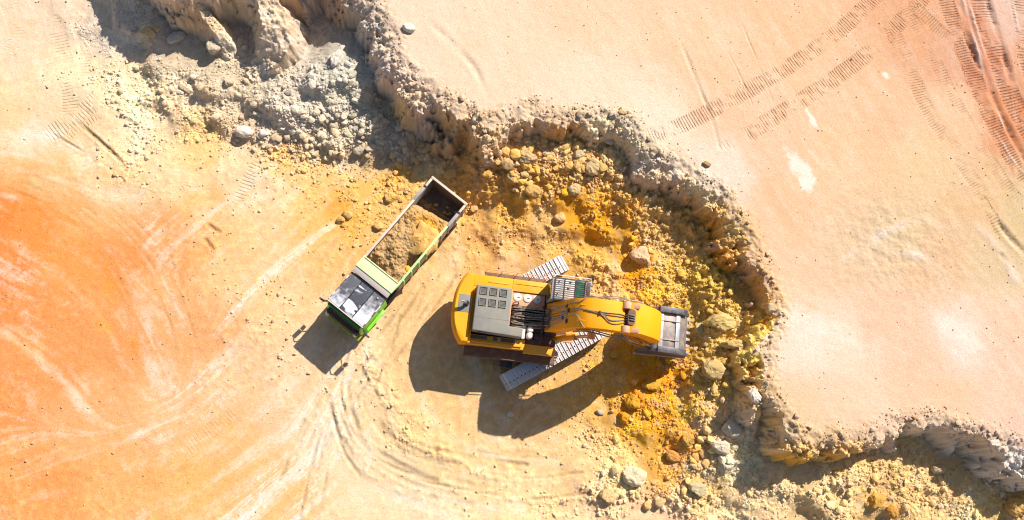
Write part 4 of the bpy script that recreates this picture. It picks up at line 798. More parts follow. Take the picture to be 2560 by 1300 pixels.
# --- bucket: shell up, teeth forward
bk = empty('bucket', (0, .10, 0), 0, ex)
shell = [(6.42, 3.02), (6.9, 3.22), (7.6, 3.22), (8.2, 3.05), (8.62, 2.72), (8.92, 2.25), (9.0, 1.85)]
inn = [(8.90, 1.85), (8.80, 2.2), (8.52, 2.62), (8.15, 2.93), (7.6, 3.10), (6.9, 3.10), (6.46, 2.9)]
MB().prism([*shell, *inn][::-1], -1.10, 1.10).build('bucket_shell', M_steel, bk, .02)
side = [(6.38, 3.04), (6.9, 3.30), (7.62, 3.31), (8.26, 3.13), (8.70, 2.78), (9.02, 2.26), (9.08, 1.80), (8.3, 1.55), (7.3, 1.25), (6.5, 1.05), (6.15, 1.2), (6.05, 2.0), (6.15, 2.6)]
for y0, y1 in ((-1.28, -1.101), (1.101, 1.30)):
    so_ = MB(); so_.prism(side[::-1], y0, y1); sp = so_.build('side_plate', M_steeld, bk, .03)
    ys = (y0 - .05, y0 + .30) if y0 < 0 else (y1 - .30, y1 + .05)
    MB().prism([(6.9, 3.312), (7.62, 3.325), (8.28, 3.145), (8.73, 2.79), (8.76, 2.85), (8.32, 3.23), (7.66, 3.41), (6.9, 3.40)][::-1][::-1], *ys).build('corner_shroud', M_steeld, sp, .03)
    yb = y0 - .02 if y0 < 0 else y1 + .02
    MB().prism([(6.1, 1.0), (9.1, 1.70), (9.1, 1.95), (6.1, 1.25)][::-1][::-1], min(yb, yb - .06), max(yb, yb + .06)).build('side_cutter', M_pin, sp, .02)
for xx, zz, an in ((7.05, 3.225, 0), (8.08, 3.10, .28)):
    MB().box(-.13, .13, -1.095, 1.095, -.02, .05, 0, Matrix.Rotation(an, 3, 'Y'), (xx, 0, zz)).build('wear_plate', M_wear, bk, .012)
for y in (-.55, .55):
    MB().prism([(6.9, 3.23), (7.9, 3.18), (8.3, 3.03), (8.32, 3.09), (7.9, 3.25), (6.9, 3.30)][::-1][::-1], y - .03, y + .03).build('wear_rib', M_steel, bk, .008)
for y in (-.52, .52):
    MB().prism([(6.35, 2.95), (6.35, 3.35), (6.62, 3.62), (6.95, 3.5), (7.05, 3.22), (6.9, 3.0)][::-1], y - .07, y + .07).build('bucket_ear', M_pin, bk, .02)
lk = MB(); lk.cyl((6.66, -.95, 3.38), (6.66, .95, 3.38), .11, 12); lk.build('bucket_pin', M_chrome, bk, 0, True)
for k in range(6):
    y = -.98 + .392 * k
    t_ = MB(); t_.add([(8.88, y - .13, 1.95), (8.88, y + .13, 1.95), (8.88, y + .13, 1.72), (8.88, y - .13, 1.72), (9.34, y - .06, 1.72), (9.34, y + .06, 1.72), (9.34, y + .06, 1.66), (9.34, y - .06, 1.66)], [(0, 1, 2, 3), (4, 7, 6, 5), (0, 4, 5, 1), (1, 5, 6, 2), (2, 6, 7, 3), (3, 7, 4, 0)])
    t_.build('tooth', M_wear, bk, .015)

# ================================================================== dump truck
M_grn = paint('bright green truck paint', (.17, .62, .02), .35, 0, .12, 2.0, .1)
M_lgrn = paint('pale dusty green steel', (.42, .80, .27), .5, 0, .55, 1.6, .05)
M_dgrn = paint('dark green front panel', (.02, .22, .035), .25, 0, .05, 2, .1)
M_box = paint('dusty worn box steel', (.34, .29, .25), .55, .15, .45, 2.0, .25)
M_boxin = paint('scraped box interior', (.16, .12, .10), .5, .3, .25, 2.0, .3)
M_rim = paint('dusty box rim', (.60, .50, .40), .55, .05, .5, 2.0, .15)
M_tyre = paint('dusty tyre rubber', (.03, .028, .028), .85, 0, .35, 3.0, .1)
M_pale = paint('pale pinkish canopy edge', (.66, .54, .46), .55, 0, .35, 2.0, .1)
M_lamp = paint('lamp glass', (.8, .8, .78), .05, 0, 0, 2, 0, .9)
M_ygr = paint('yellow-green bumper paint', (.42, .50, .03), .45, 0, .25, 2.5, .25)
# black roof with white patches in the colour, whiter towards the front
M_roof, nt, b = new_mat('glossy black roof with white patches')
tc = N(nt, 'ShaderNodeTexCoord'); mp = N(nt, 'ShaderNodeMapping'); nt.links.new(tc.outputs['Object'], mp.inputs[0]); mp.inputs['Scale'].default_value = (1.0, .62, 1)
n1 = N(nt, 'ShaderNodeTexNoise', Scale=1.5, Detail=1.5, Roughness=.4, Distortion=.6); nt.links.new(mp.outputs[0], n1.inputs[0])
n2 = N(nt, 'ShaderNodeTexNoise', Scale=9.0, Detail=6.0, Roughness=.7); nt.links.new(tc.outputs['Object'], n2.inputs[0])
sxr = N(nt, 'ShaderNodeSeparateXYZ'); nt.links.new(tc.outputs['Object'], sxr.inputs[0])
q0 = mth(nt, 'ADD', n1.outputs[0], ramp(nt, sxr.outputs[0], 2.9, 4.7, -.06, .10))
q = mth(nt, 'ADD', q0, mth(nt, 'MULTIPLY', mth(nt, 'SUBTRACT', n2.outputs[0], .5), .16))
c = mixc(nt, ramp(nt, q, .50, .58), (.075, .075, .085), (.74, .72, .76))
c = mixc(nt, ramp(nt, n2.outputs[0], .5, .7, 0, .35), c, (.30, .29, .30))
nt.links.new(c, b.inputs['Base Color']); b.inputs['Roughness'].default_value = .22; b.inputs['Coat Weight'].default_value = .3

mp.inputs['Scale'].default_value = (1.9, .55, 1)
M_roofs, nt, b = new_mat('dull dark roof paler towards front')  # side panels: mottled dark colour, paler towards the front and one side
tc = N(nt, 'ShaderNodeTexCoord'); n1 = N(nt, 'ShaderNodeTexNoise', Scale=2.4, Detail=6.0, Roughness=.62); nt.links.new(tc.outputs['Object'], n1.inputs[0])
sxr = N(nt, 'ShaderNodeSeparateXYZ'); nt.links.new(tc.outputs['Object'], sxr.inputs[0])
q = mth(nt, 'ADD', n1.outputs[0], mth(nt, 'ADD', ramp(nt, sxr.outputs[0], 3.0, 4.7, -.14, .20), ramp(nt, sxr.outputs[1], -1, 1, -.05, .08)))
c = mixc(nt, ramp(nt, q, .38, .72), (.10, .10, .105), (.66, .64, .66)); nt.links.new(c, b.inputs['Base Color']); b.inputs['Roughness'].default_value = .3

TR_H = math.radians(-129.2)
_o = P(994, 632, 1.5); _lat = np.array([-math.sin(TR_H), math.cos(TR_H)]) * .22
tk = empty('dump_truck', (_o[0] + _lat[0], _o[1] + _lat[1], .0), TR_H)
tag(tk, 'green-cabbed dump truck with dark roof, loaded with soil, beside the excavator', 'truck')
ch = MB()
for y in (-.45, .36): ch.box(-4.5, 4.9, y, y + .09, .85, 1.12)
for xx in (-4.2, -2.9, -1.4, 0, 1.3, 2.6, 4.4): ch.box(xx, xx + .12, -.45, .45, .88, 1.06)
ch.box(-4.3, 1.5, -.8, .8, 1.12, 1.30)
ch.build('chassis', M_dark, tk, .01)
def wheel(x, y, r=.54, w=.30):
    we = empty('wheel', (x, y, r), 0, tk)
    t_ = MB(); t_.lathe([(r * .58, -w / 2), (r * .92, -w / 2), (r, -w / 2 + .05), (r, w / 2 - .05), (r * .92, w / 2), (r * .58, w / 2)], (0, 0, 0), 'y', 26); t_.build('tyre', M_tyre, we, .01)
    t_ = MB(); t_.lathe([(.06, -w / 2 + .08), (.2, -w / 2 + .04), (r * .6, -w / 2 + .06), (r * .6, w / 2 - .06), (.2, w / 2 - .04), (.06, w / 2 - .08)], (0, 0, 0), 'y', 18); t_.build('rim', M_box, we)
for x in (3.85, 2.35): wheel(x, -1.08); wheel(x, 1.08)
for x in (-1.9, -3.3):
    for y in (-1.15, -.80, .80, 1.15): wheel(x, y)
# dump box
x0, x1, yw, zf, zr = -4.55, 1.66, 1.27, 1.36, 3.05
box = empty('dump_box', (0, 0, 0), 0, tk)
MB().box(x0, x1, -yw + .07, yw - .07, zf - .08, zf).build('box_floor', M_boxin, box)
for sgn in (-1, 1):
    ya, yb = sorted((sgn * yw, sgn * (yw - .06)))
    w_ = MB(); w_.box(x0 + .07, x1, ya, yb, zf - .08, zr); wo_ = w_.build('side_wall', M_box, box, .01)
    ya, yb = sorted((sgn * (yw - .10), sgn * (yw + .035)))
    MB().box(x0 + 1.75, x1, ya, yb, zr, zr + .07).build('top_rail', M_rim if sgn < 0 else M_lgrn, wo_, .015)
    ya, yb = sorted((sgn * (yw - .11), sgn * (yw + .08)))
    MB().box(x0 + .66, x0 + 1.74, ya, yb, zr, zr + .09).build('top_rail', M_cabg, wo_, .015)
    MB().box(x0 + .66, x0 + .75, ya, yb, zr + .09, zr + .14).build('hinge_block', M_dark, wo_, .01)
    ya, yb = sorted((sgn * (yw - .09), sgn * (yw + .05)))
    MB().box(x0 + .07, x0 + .65, ya, yb, zr, zr + .07).build('top_rail', M_rim, wo_, .015)
    for k in range(9):
        xx = x0 + .35 + .68 * k; ya, yb = sorted((sgn * yw, sgn * (yw + .07))); MB().box(xx - .05, xx + .05, ya, yb, zf - .05, zr - .001).build('side_rib', M_lgrn if k > 3 else M_box, wo_, .01)
tg = MB(); tg.box(x0, x0 + .07, -yw + .0, yw - .0, zf - .05, zr + .02); tgo = tg.build('tailgate', M_boxin, box, .01)
MB().box(x0 - .05, x0 + .09, -yw - .06, yw + .06, zr + .022, zr + .10).build('top_rail', M_rim, tgo, .015)
for y in (-.9, -.3, .3, .9): MB().box(x0 - .06, x0 - .001, y - .05, y + .05, zf, zr).build('side_rib', M_box, tgo, .01)
fw = MB(); fw.box(x1 - .07, x1 - .001, -yw + .062, yw - .062, zf, zr + .2); fwo = fw.build('front_wall', M_boxin, box, .01)
cn = MB(); cn.prism([(x1 - .12, zr + .10), (x1 - .12, zr + .16), (2.28, zr + .34), (2.28, zr + .24), (x1 + .02, zr + .05)], -yw - .02, yw + .02); cn.build('front_shield', M_lgrn, box, .012)
cn = MB(); cn.prism([(2.285, zr + .18), (2.285, zr + .30), (2.62, zr + .18), (2.62, zr + .06)], -yw + .0, yw - .0); cn.build('shield_lip', M_pale, box, .012)
for sgn in (-1, 1):
    ya, yb = sorted((sgn * (yw + .021), sgn * (yw - .05)))
    cn = MB(); cn.prism([(x1 - .1, zr - .3), (x1 - .1, zr + .12), (2.27, zr + .30), (2.27, zr + .1)], ya + (.0 if sgn < 0 else .03), yb + (-.03 if sgn < 0 else .0)); cn.build('shield_cheek', M_lgrn, box, .008)
# cab
cb_ = empty('cab', (0, 0, 0), 0, tk)
cz = 3.06
bd_ = MB(); bd_.prism([(2.72, .95), (5.02, .95), (5.06, 1.75), (4.72, cz - .06), (2.72, cz - .06)], -1.24, 1.24); body = bd_.build('cab_body', M_grn, cab and cb_, .05)
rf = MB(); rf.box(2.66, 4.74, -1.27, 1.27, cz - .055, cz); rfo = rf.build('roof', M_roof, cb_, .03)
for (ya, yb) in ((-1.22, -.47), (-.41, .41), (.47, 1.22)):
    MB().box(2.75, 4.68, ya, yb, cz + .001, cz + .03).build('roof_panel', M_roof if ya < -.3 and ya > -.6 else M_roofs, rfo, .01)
for yy in (-.44, .44): MB().box(2.75, 4.68, yy - .022, yy + .022, cz + .001, cz + .006).build('roof_groove', M_hole, rfo)
MB().box(3.72, 3.74, -1.2, -.5, cz + .02, cz + .036).build('roof_seam', M_cabg, rfo); MB().box(3.55, 3.57, .5, 1.2, cz + .02, cz + .036).build('roof_seam', M_cabg, rfo)
MB().box(4.70, 4.76, -1.27, 1.27, cz - .05, cz + .03).build('roof_edge', M_pale, rfo, .01)
bl_ = MB(); bl_.lathe([(.05, cz + .02), (.05, cz + .09), (.02, cz + .11)], (2.95, .85, 0), 'z', 10); bl_.build('beacon', M_pin, rfo, 0, True)
w_ = MB(); w_.add([(4.735, -1.12, cz - .12), (4.735, 1.12, cz - .12), (5.075, 1.12, 1.8), (5.075, -1.12, 1.8)], [(0, 1, 2, 3)]); w_.build('windscreen', M_glass, cb_)
w_ = MB(); w_.box(4.79, 4.93, -1.15, 1.15, cz - .42, cz - .16, 0); w_.build('sun_visor', M_dgrn, cb_, .03)
w_ = MB(); w_.box(5.02, 5.20, -1.20, 1.20, 1.35, 1.75); w_.build('front_panel', M_brown, cb_, .05)
w_ = MB(); w_.tube([(5.12, -1.12, 1.88), (5.22, -1.0, 1.9), (5.25, 0, 1.9), (5.22, 1.0, 1.9), (5.12, 1.12, 1.88)], .06, 8); w_.build('wiper_bar', M_brown, cb_, 0, True)
bp_ = MB(); bp_.box(5.05, 5.42, -1.26, 1.26, .55, .98); bpo = bp_.build('bumper', M_ygr, tk, .06)
for k in range(5): MB().box(5.40, 5.44, -1.0 + .42 * k, -.75 + .42 * k, .62, .9).build('bumper_slot', M_dark, bpo, .01)
MB().box(5.08, 5.30, -1.1, 1.1, .985, 1.33).build('grille', M_dark, tk, .03)
for sgn in (-1, 1):
    l_ = MB(); l_.lathe([(.02, 0), (.12, .0), (.13, .06), (.08, .10), (.02, .11)], (5.28, sgn * 1.0, 1.62), 'x', 14); l_.build('headlight', M_lamp, tk, 0, True)
    ya, yb = sorted((sgn * 1.242, sgn * 1.262))
    d_ = MB(); d_.box(3.2, 4.55, ya, yb, 1.15, 2.2); do = d_.build('door', M_grn, cb_, .008)
    ya, yb = sorted((sgn * 1.242, sgn * 1.254)); MB().box(3.3, 4.5, ya, yb, 2.21, 2.85).build('door_window', M_glass, do)
    ya, yb = sorted((sgn * 1.27, sgn * 1.31)); MB().box(3.3, 3.5, ya, yb, 2.0, 2.05).build('door_handle', M_dark, do)
    ya, yb = sorted((sgn * 1.22, sgn * 1.42)); f_ = MB(); f_.prism([(3.1, .75), (3.1, 1.15), (3.4, 1.28), (4.6, 1.28), (4.85, 1.1), (4.85, .75), (4.6, 1.12), (3.4, 1.12)], ya, yb); f_.build('fender', M_grn, tk, .02)
    mi_ = MB(); mi_.tube([(4.70, sgn * 1.2, 2.75), (4.86, sgn * 1.42, 2.80), (4.88, sgn * 1.60, 2.72), (4.88, sgn * 1.60, 2.15), (4.75, sgn * 1.25, 2.0)], .03, 6); mio = mi_.build('mirror', M_dark, cb_, 0, True)
    ya, yb = sorted((sgn * 1.52, sgn * 1.78)); MB().box(4.86, 4.96, ya, yb, 2.12, 2.62).build('mirror_head', M_dark, mio, .04)
    MB().box(4.84, 4.93, min(ya, yb) + .02, max(ya, yb) - .02, 1.82, 2.05).build('mirror_head', M_dark, mio, .04)
    ya, yb = sorted((sgn * .55, sgn * 1.2)); MB().box(1.75, 2.6, ya, yb, .7, 1.25).build('fuel_tank' if sgn > 0 else 'air_tank', M_dark, tk, .08)

# ================================================================== rocks
def rock_mat(name, attr):
    m, nt, b = new_mat(name)
    tc = N(nt, 'ShaderNodeTexCoord')
    if attr: src = N(nt, 'ShaderNodeAttribute', attribute_name='ground_colour').outputs['Color']
    else: src = N(nt, 'ShaderNodeObjectInfo').outputs['Color']
    n1 = N(nt, 'ShaderNodeTexNoise', Scale=4.0 if not attr else 8.0, Detail=6.0, Roughness=.7); nt.links.new(tc.outputs['Object'], n1.inputs[0])
    n2 = N(nt, 'ShaderNodeTexNoise', Scale=1.6, Detail=4.0, Roughness=.6); nt.links.new(tc.outputs['Object'], n2.inputs[0])
    c = mixc(nt, ramp(nt, n1.outputs[0], .42, .72, 0, .35), src, (.62, .54, .44), 'MULTIPLY')
    c = mixc(nt, ramp(nt, n2.outputs[0], .5, .72, 0, .16), c, (.62, .48, .31))
    nt.links.new(c, b.inputs['Base Color']); b.inputs['Roughness'].default_value = .92; b.inputs['Specular IOR Level'].default_value = .2
    bp = N(nt, 'ShaderNodeBump', Strength=.8, Distance=.06); nt.links.new(n1.outputs[0], bp.inputs['Height']); nt.links.new(bp.outputs[0], b.inputs['Normal'])
    return m
M_rock = rock_mat('weathered rock', False); M_rubble = rock_mat('small rubble', True)

def rock_mesh(name, seed, sub, npl=13, rough=.06, smooth=False, mat=None):
    """angular block: a ball cut by random planes, its corners worn and its faces uneven"""
    r_ = np.random.default_rng(seed)
    bm = bmesh.new(); bmesh.ops.create_icosphere(bm, subdivisions=sub, radius=1.0)
    nrm = r_.standard_normal((npl, 3)); nrm /= np.linalg.norm(nrm, axis=1, keepdims=True)
    nrm = np.concatenate([nrm, [[0, 0, 1], [0, 0, -1]]]); dist = r_.uniform(.58, .95, len(nrm))
    co = np.array([v.co[:] for v in bm.verts])
    dots = co @ nrm.T
    rad = np.where(dots > .05, dist / np.maximum(dots, .05), 9)
    rad = np.minimum(-np.log(np.exp(-26 * np.minimum(rad, 1.6)).sum(1)) / 26, 1.0)
    q = co * 2.3 + seed
    nz = fbm(q[:, 0] + q[:, 2] * .7, q[:, 1] - q[:, 2] * .6, seed % 97, 4, .6)
    co = co * (rad + rough * nz * 2)[:, None]
    for v, c in zip(bm.verts, co): v.co = c
    me = bpy.data.meshes.new(name); bm.to_mesh(me); bm.free()
    if smooth: me.polygons.foreach_set('use_smooth', [True] * len(me.polygons)); me.set_sharp_from_angle(angle=math.radians(28))
    me.materials.append(mat or M_rock)
    return me
PROTO = [rock_mesh('rock', 500 + k, 2, 11, .05) for k in range(22)]
def put_rock(me, x, y, z, a, b, c, rz, col, name, label, group=None, cat='rock', tilt=.25, sink=.30):
    o = bpy.data.objects.new(name, me); C.objects.link(o)
    o.scale = (a, b, c); o.rotation_euler = (random.uniform(-tilt, tilt), random.uniform(-tilt, tilt), rz)
    o.location = (x, y, z + c * (.62 - sink * 1.2)); o.color = (*np.clip(alb(col) * 1.38, 0, .8), 1)
    return tag(o, label, cat, group)

HEROES = [ # photo x, y, long and short size in photo pixels, turn, colour in sun, what singles it out
 (840, 148, 56, 36, 75, (228, 225, 220), 'tall pale grey boulder standing at the top of the rubble under the cliff'),
 (441, 98, 50, 32, 40, (205, 200, 195), 'grey boulder lying alone in the shaded alcove of the cliff'),
 (372, 84, 38, 26, -15, (228, 196, 138), 'flat tan rock at the edge of the shaded alcove, top left'),
 (393, 73, 22, 18, 0, (228, 196, 138), 'small tan rock touching the flat tan rock by the alcove'),
 (612, 332, 36, 46, 80, (242, 228, 214), 'whitish boulder at the left end of the grey rubble toe'),
 (660, 334, 30, 22, 10, (240, 232, 226), 'white rock just right of the whitish boulder at the rubble toe'),
 (690, 348, 34, 24, -10, (205, 186, 155), 'brownish flat rock at the toe of the grey rubble'),
 (720, 345, 26, 20, 30, (215, 196, 165), 'tan rock next to the brownish flat rock at the rubble toe'),
 (787, 385, 30, 24, 0, (228, 205, 170), 'tan boulder on the lower edge of the grey rubble'),
 (900, 375, 36, 28, 20, (222, 212, 192), 'broad pale rock at the foot of the grey rubble nearest the cliff nose'),
 (570, 205, 34, 24, 20, (214, 198, 172), 'grey-tan rock below the smaller buttress of the cliff'),
 (535, 118, 44, 36, 60, (212, 200, 178), 'large grey block on the end of the smaller buttress'),
 (1480, 422, 46, 40, 8, (218, 190, 140), 'large squared ochre block in the rubble above the excavator cab'),
 (1282, 447, 44, 36, -35, (226, 187, 120), 'pointed tan block above the truck tailgate corner'),
 (1330, 480, 48, 36, 15, (224, 180, 100), 'wide yellow-tan boulder in the middle of the rubble slope'),
 (1435, 475, 38, 42, 70, (218, 190, 136), 'upright tan boulder left below the squared ochre block'),
 (1318, 395, 46, 54, 70, (218, 186, 132), 'biggest tan boulder high on the rubble under the curved rim'),
 (1270, 412, 44, 32, -20, (224, 185, 126), 'tan slab left of the biggest boulder on the rubble'),
 (1375, 395, 30, 28, 0, (214, 188, 140), 'greyish tan rock right of the biggest boulder on the rubble'),
 (1447, 388, 34, 26, 10, (212, 190, 145), 'greyish rock above the squared ochre block'),
 (1520, 355, 30, 18, -30, (222, 216, 200), 'pale grey slab high under the rim, upper right of the rubble'),
 (1128, 437, 40, 34, 15, (232, 190, 105), 'blocky yellow rock behind the rear corner of the truck'),
 (1183, 522, 26, 26, 0, (235, 185, 116), 'rounded tan rock just right of the truck tailgate'),
 (1600, 640, 60, 52, 10, (238, 200, 156), 'large rounded pinkish boulder on the slope above the stick'),
 (1400, 545, 34, 28, 0, (232, 195, 130), 'tan rock on the yellow slope below the rubble'),
 (1800, 808, 82, 50, 8, (218, 190, 116), 'broadest slab of rock right of the excavator bucket'),
 (1748, 822, 32, 34, 60, (212, 194, 136), 'grey-tan rock between the bucket and the broadest slab'),
 (1835, 862, 78, 26, -8, (223, 190, 116), 'long narrow rock ledge below the broadest slab'),
 (1782, 925, 48, 62, 80, (208, 180, 116), 'tall ochre boulder below right of the bucket'),
 (1812, 905, 30, 26, 0, (225, 180, 85), 'yellow rock leaning on the long narrow ledge'),
 (1885, 988, 36, 40, 20, (243, 234, 228), 'white angular block at the inner corner of the terrace rim'),
 (1828, 1068, 48, 62, 70, (218, 208, 188), 'large grey boulder below the white angular block'),
 (1798, 1118, 54, 42, -20, (228, 218, 198), 'pale grey boulder below left of the large grey boulder'),
 (1812, 1166, 42, 34, 10, (218, 208, 184), 'grey block lowest of the pale heap by the rock face'),
 (1720, 1098, 36, 32, 0, (228, 178, 74), 'yellow boulder left of the pale heap'),
 (1680, 1140, 46, 30, -25, (225, 160, 70), 'flat orange-brown slab on the yellow slope'),
 (1585, 1188, 54, 60, 75, (238, 218, 184), 'large pale boulder at the bottom centre of the rubble'),
 (1518, 1240, 42, 38, 0, (228, 194, 134), 'rounded tan boulder at the bottom edge of the rubble, left end'),
 (1745, 1225, 54, 38, -15, (208, 194, 155), 'grey-brown boulder low in the bottom rubble'),
 (1650, 1256, 30, 26, 0, (224, 194, 138), 'tan rock in the bottom row, right of the rounded tan boulder'),
 (1616, 1262, 24, 28, 0, (228, 190, 120), 'small yellow-tan rock in the bottom row of rocks'),
 (2190, 1252, 60, 46, 20, (225, 170, 70), 'big orange block below the lower rock face'),
 (2228, 1278, 38, 34, 0, (220, 156, 62), 'orange-brown rock right below the big orange block'),
 (2345, 1172, 42, 30, 0, (222, 198, 154), 'tan rock at the toe of the lower rock face'),
 (2482, 1108, 34, 28, 20, (242, 228, 218), 'white block stuck near the top of the lower face'),
 (2540, 1268, 54, 62, 70, (228, 180, 95), 'ochre boulder in the bottom right corner'),
 (1582, 1005, 54, 38, -35, (240, 172, 30), 'large bright yellow clod below the bucket'),
 (1628, 962, 48, 34, 10, (235, 172, 40), 'bright yellow clod right under the bucket'),
 (1560, 1045, 40, 28, -30, (240, 160, 20), 'deep yellow clod at the edge of the boom shadow'),
 (1535, 885, 28, 24, 0, (235, 185, 60), 'yellow rock between the track and the bucket shadow'),
 (1927, 772, 28, 34, 60, (228, 200, 156), 'pale tan boulder on the terrace rim right of the bucket'),
 (1556, 282, 28, 16, -10, (224, 182, 118), 'single brown rock on the terrace at the curved rim'),
 (1765, 410, 26, 18, -20, (196, 158, 98), 'brown rock on the terrace beside the tread track end'),
 (1022, 72, 38, 26, -20, (243, 230, 220), 'pale boulder on the upper terrace rim, top centre-left'),
 (1275, 1036, 16, 18, 60, (243, 230, 214), 'white stone in the excavator boom shadow'),
 (1500, 1030, 22, 14, -30, (206, 200, 186), 'grey stone in the shadow below the excavator'),
 (978, 495, 36, 32, 10, (238, 192, 98), 'yellow boulder beside the left wall of the truck box'),
 (870, 538, 26, 28, 60, (236, 190, 110), 'upper rock of the touching pair left of the truck'),
 (853, 552, 24, 22, 0, (228, 175, 85), 'lower rock of the touching pair left of the truck'),
 (946, 566, 30, 22, -10, (240, 195, 115), 'flat yellow rock lying close to the middle of the truck box'),
 (1945, 755, 14, 12, 0, (228, 205, 165), 'small pale stone on the rim beside the pale tan boulder'),
 (2283, 1045, 14, 12, 0, (205, 150, 110), 'dark reddish stone alone on the terrace above the lower face')]
for k, (px, py, a, b, an, col, lab) in enumerate(HEROES):
    x, y, z = hit(px, py); s = 1 / (41.3 * CAM_H / (CAM_H - z)) * 41.3 / 41.3
    a_, b_ = a * .50 * s, b * .50 * s
    me = rock_mesh('boulder', 900 + k * 7, 4 if a > 30 else 3, 8, .10, True)
    put_rock(me, x, y, z, a_, b_, (a_ + b_) * .42, math.radians(an), tuple((np.array(col) * .82 + np.mean(col) * .18) * (.96, .92, .86)), 'boulder' if a > 30 else 'rock', lab, None, 'boulder' if a > 30 else 'rock', .15, .34)

# scattered rocks: the larger ones each an object
def pix_of(x, y, z):
    c = np.stack([x, y, z - CAM_H], -1) @ ROT
    return CX + F_PX * c[..., 0] / -c[..., 2], CY - F_PX * c[..., 1] / -c[..., 2]
NC = 560000
cxs = rng.uniform(XA + .5, XB - .5, NC); cys = rng.uniform(YA + .5, YB - .5, NC)
cz_ = zat(cxs, cys); crub = zat(cxs, cys, np.clip(rub, 0, 1)); czone = zone[(np.clip((cys - YA) / GSP, 0, NYF - 1)).astype(int) + PY0, (np.clip((cxs - XA) / GSP, 0, NXF - 1)).astype(int) + PX0]
ccm = zat(cxs, cys, cm); ccol = zat(cxs, cys, COL); cpx, cpy = pix_of(cxs, cys, cz_)
_c, _s = math.cos(EX_H), math.sin(EX_H); ux = (cxs - 6.64) * _c + (cys - 5.43) * _s; uy = -(cxs - 6.64) * _s + (cys - 5.43) * _c
_ta = math.radians(27.6); uu = (cxs - 6.64) * math.cos(_ta) + (cys - 5.43) * math.sin(_ta); vv = -(cxs - 6.64) * math.sin(_ta) + (cys - 5.43) * math.cos(_ta)
tx, ty = tk.location.x, tk.location.y
wx2 = (cxs - tx) * math.cos(TR_H) + (cys - ty) * math.sin(TR_H); wy2 = -(cxs - tx) * math.sin(TR_H) + (cys - ty) * math.cos(TR_H)
free = ~((np.abs(uu) < 3.8) & (np.abs(vv) < 3.0)) & ~((wx2 > -4.8) & (wx2 < 5.6) & (np.abs(wy2) < 1.5))
clump = fbm(cxs * .8, cys * .8, 777, 4, .6)
greyz = np.exp(-(((cpx - 840) / 190) ** 2 + ((cpy - 330) / 75) ** 2)) + .8 * np.exp(-(((cpx - 1010) / 70) ** 2 + ((cpy - 370) / 40) ** 2))
ochz = np.exp(-(((cpx - 1370) / 150) ** 2 + ((cpy - 420) / 65) ** 2)) + .6 * np.exp(-(((cpx - 1780) / 70) ** 2 + ((cpy - 1130) / 70) ** 2)) + .5 * np.exp(-(((cpx - 1600) / 160) ** 2 + ((cpy - 1240) / 35) ** 2))
dens = np.where(czone == 2, .0015 + .45 * ccm ** 1.3 * np.clip(.6 + 2 * clump, 0, 1.6) + .02 * np.clip(clump, 0, 1), np.where(czone == 1, .03 + .10 * np.clip(clump + .1, 0, 1) + .8 * np.clip(crub - .3, 0, 1), .0015 + .16 * np.clip(crub * 3, 0, 1) * np.clip(clump, 0, 1) + .95 * np.clip(crub - .12, 0, 1) ** 1.2 * np.clip(.75 + 1.6 * clump, .15, 1.6) + 1.0 * greyz + .35 * ochz)) * free
inview = (cpx > -150) & (cpx < 2710) & (cpy > -120) & (cpy < 1420)
keep = (rng.random(NC) < dens * .46) & inview
I = np.nonzero(keep)[0]
size = .034 * (1 - rng.random(len(I))) ** -.41                      # radius, many small, few large
mx = np.where(czone[I] == 2, np.where(ccm[I] > .3, .20, .06), np.where(czone[I] == 1, .16, .07 + .19 * np.clip(crub[I] * 1.4 + greyz[I] * .5, 0, 1)))
size = np.where(greyz[I] > .35, size * 1.25, np.where(ochz[I] > .3, size * 1.55, size)); mx = np.where(ochz[I] > .3, mx * 1.25, mx); size = np.minimum(size, mx * (.75 + .25 * rng.random(len(I))))
REG = [('grey rock in the dense rubble at the foot of the grey cliff', 'grey rocks under the cliff', lambda x, y, c: (x < 1110) & (y < 430) & (c != 2), 92),
       ('ochre rock on the rubble slope under the curved rim', 'ochre rocks under the curved rim', lambda x, y, c: (x >= 1110) & (x < 1700) & (y < 640) & (c != 2), 56),
       ('ochre rock in the rubble round the excavator bucket', 'rocks round the bucket', lambda x, y, c: (x >= 1500) & (y >= 640) & (y < 1100) & (c != 2), 34),
       ('tan rock in the rubble along the bottom edge', 'rocks along the bottom edge', lambda x, y, c: (x >= 1340) & (y >= 1100) & (c != 2), 34),
       ('pale stone on the crumbling edge of the upper terrace', 'stones along the terrace edge', lambda x, y, c: (c == 2), 14),
       ('loose tan stone on the pit floor left of the truck', 'stones on the pit floor', lambda x, y, c: (x < 1110) & (y >= 430) & (c == 0), 8)]
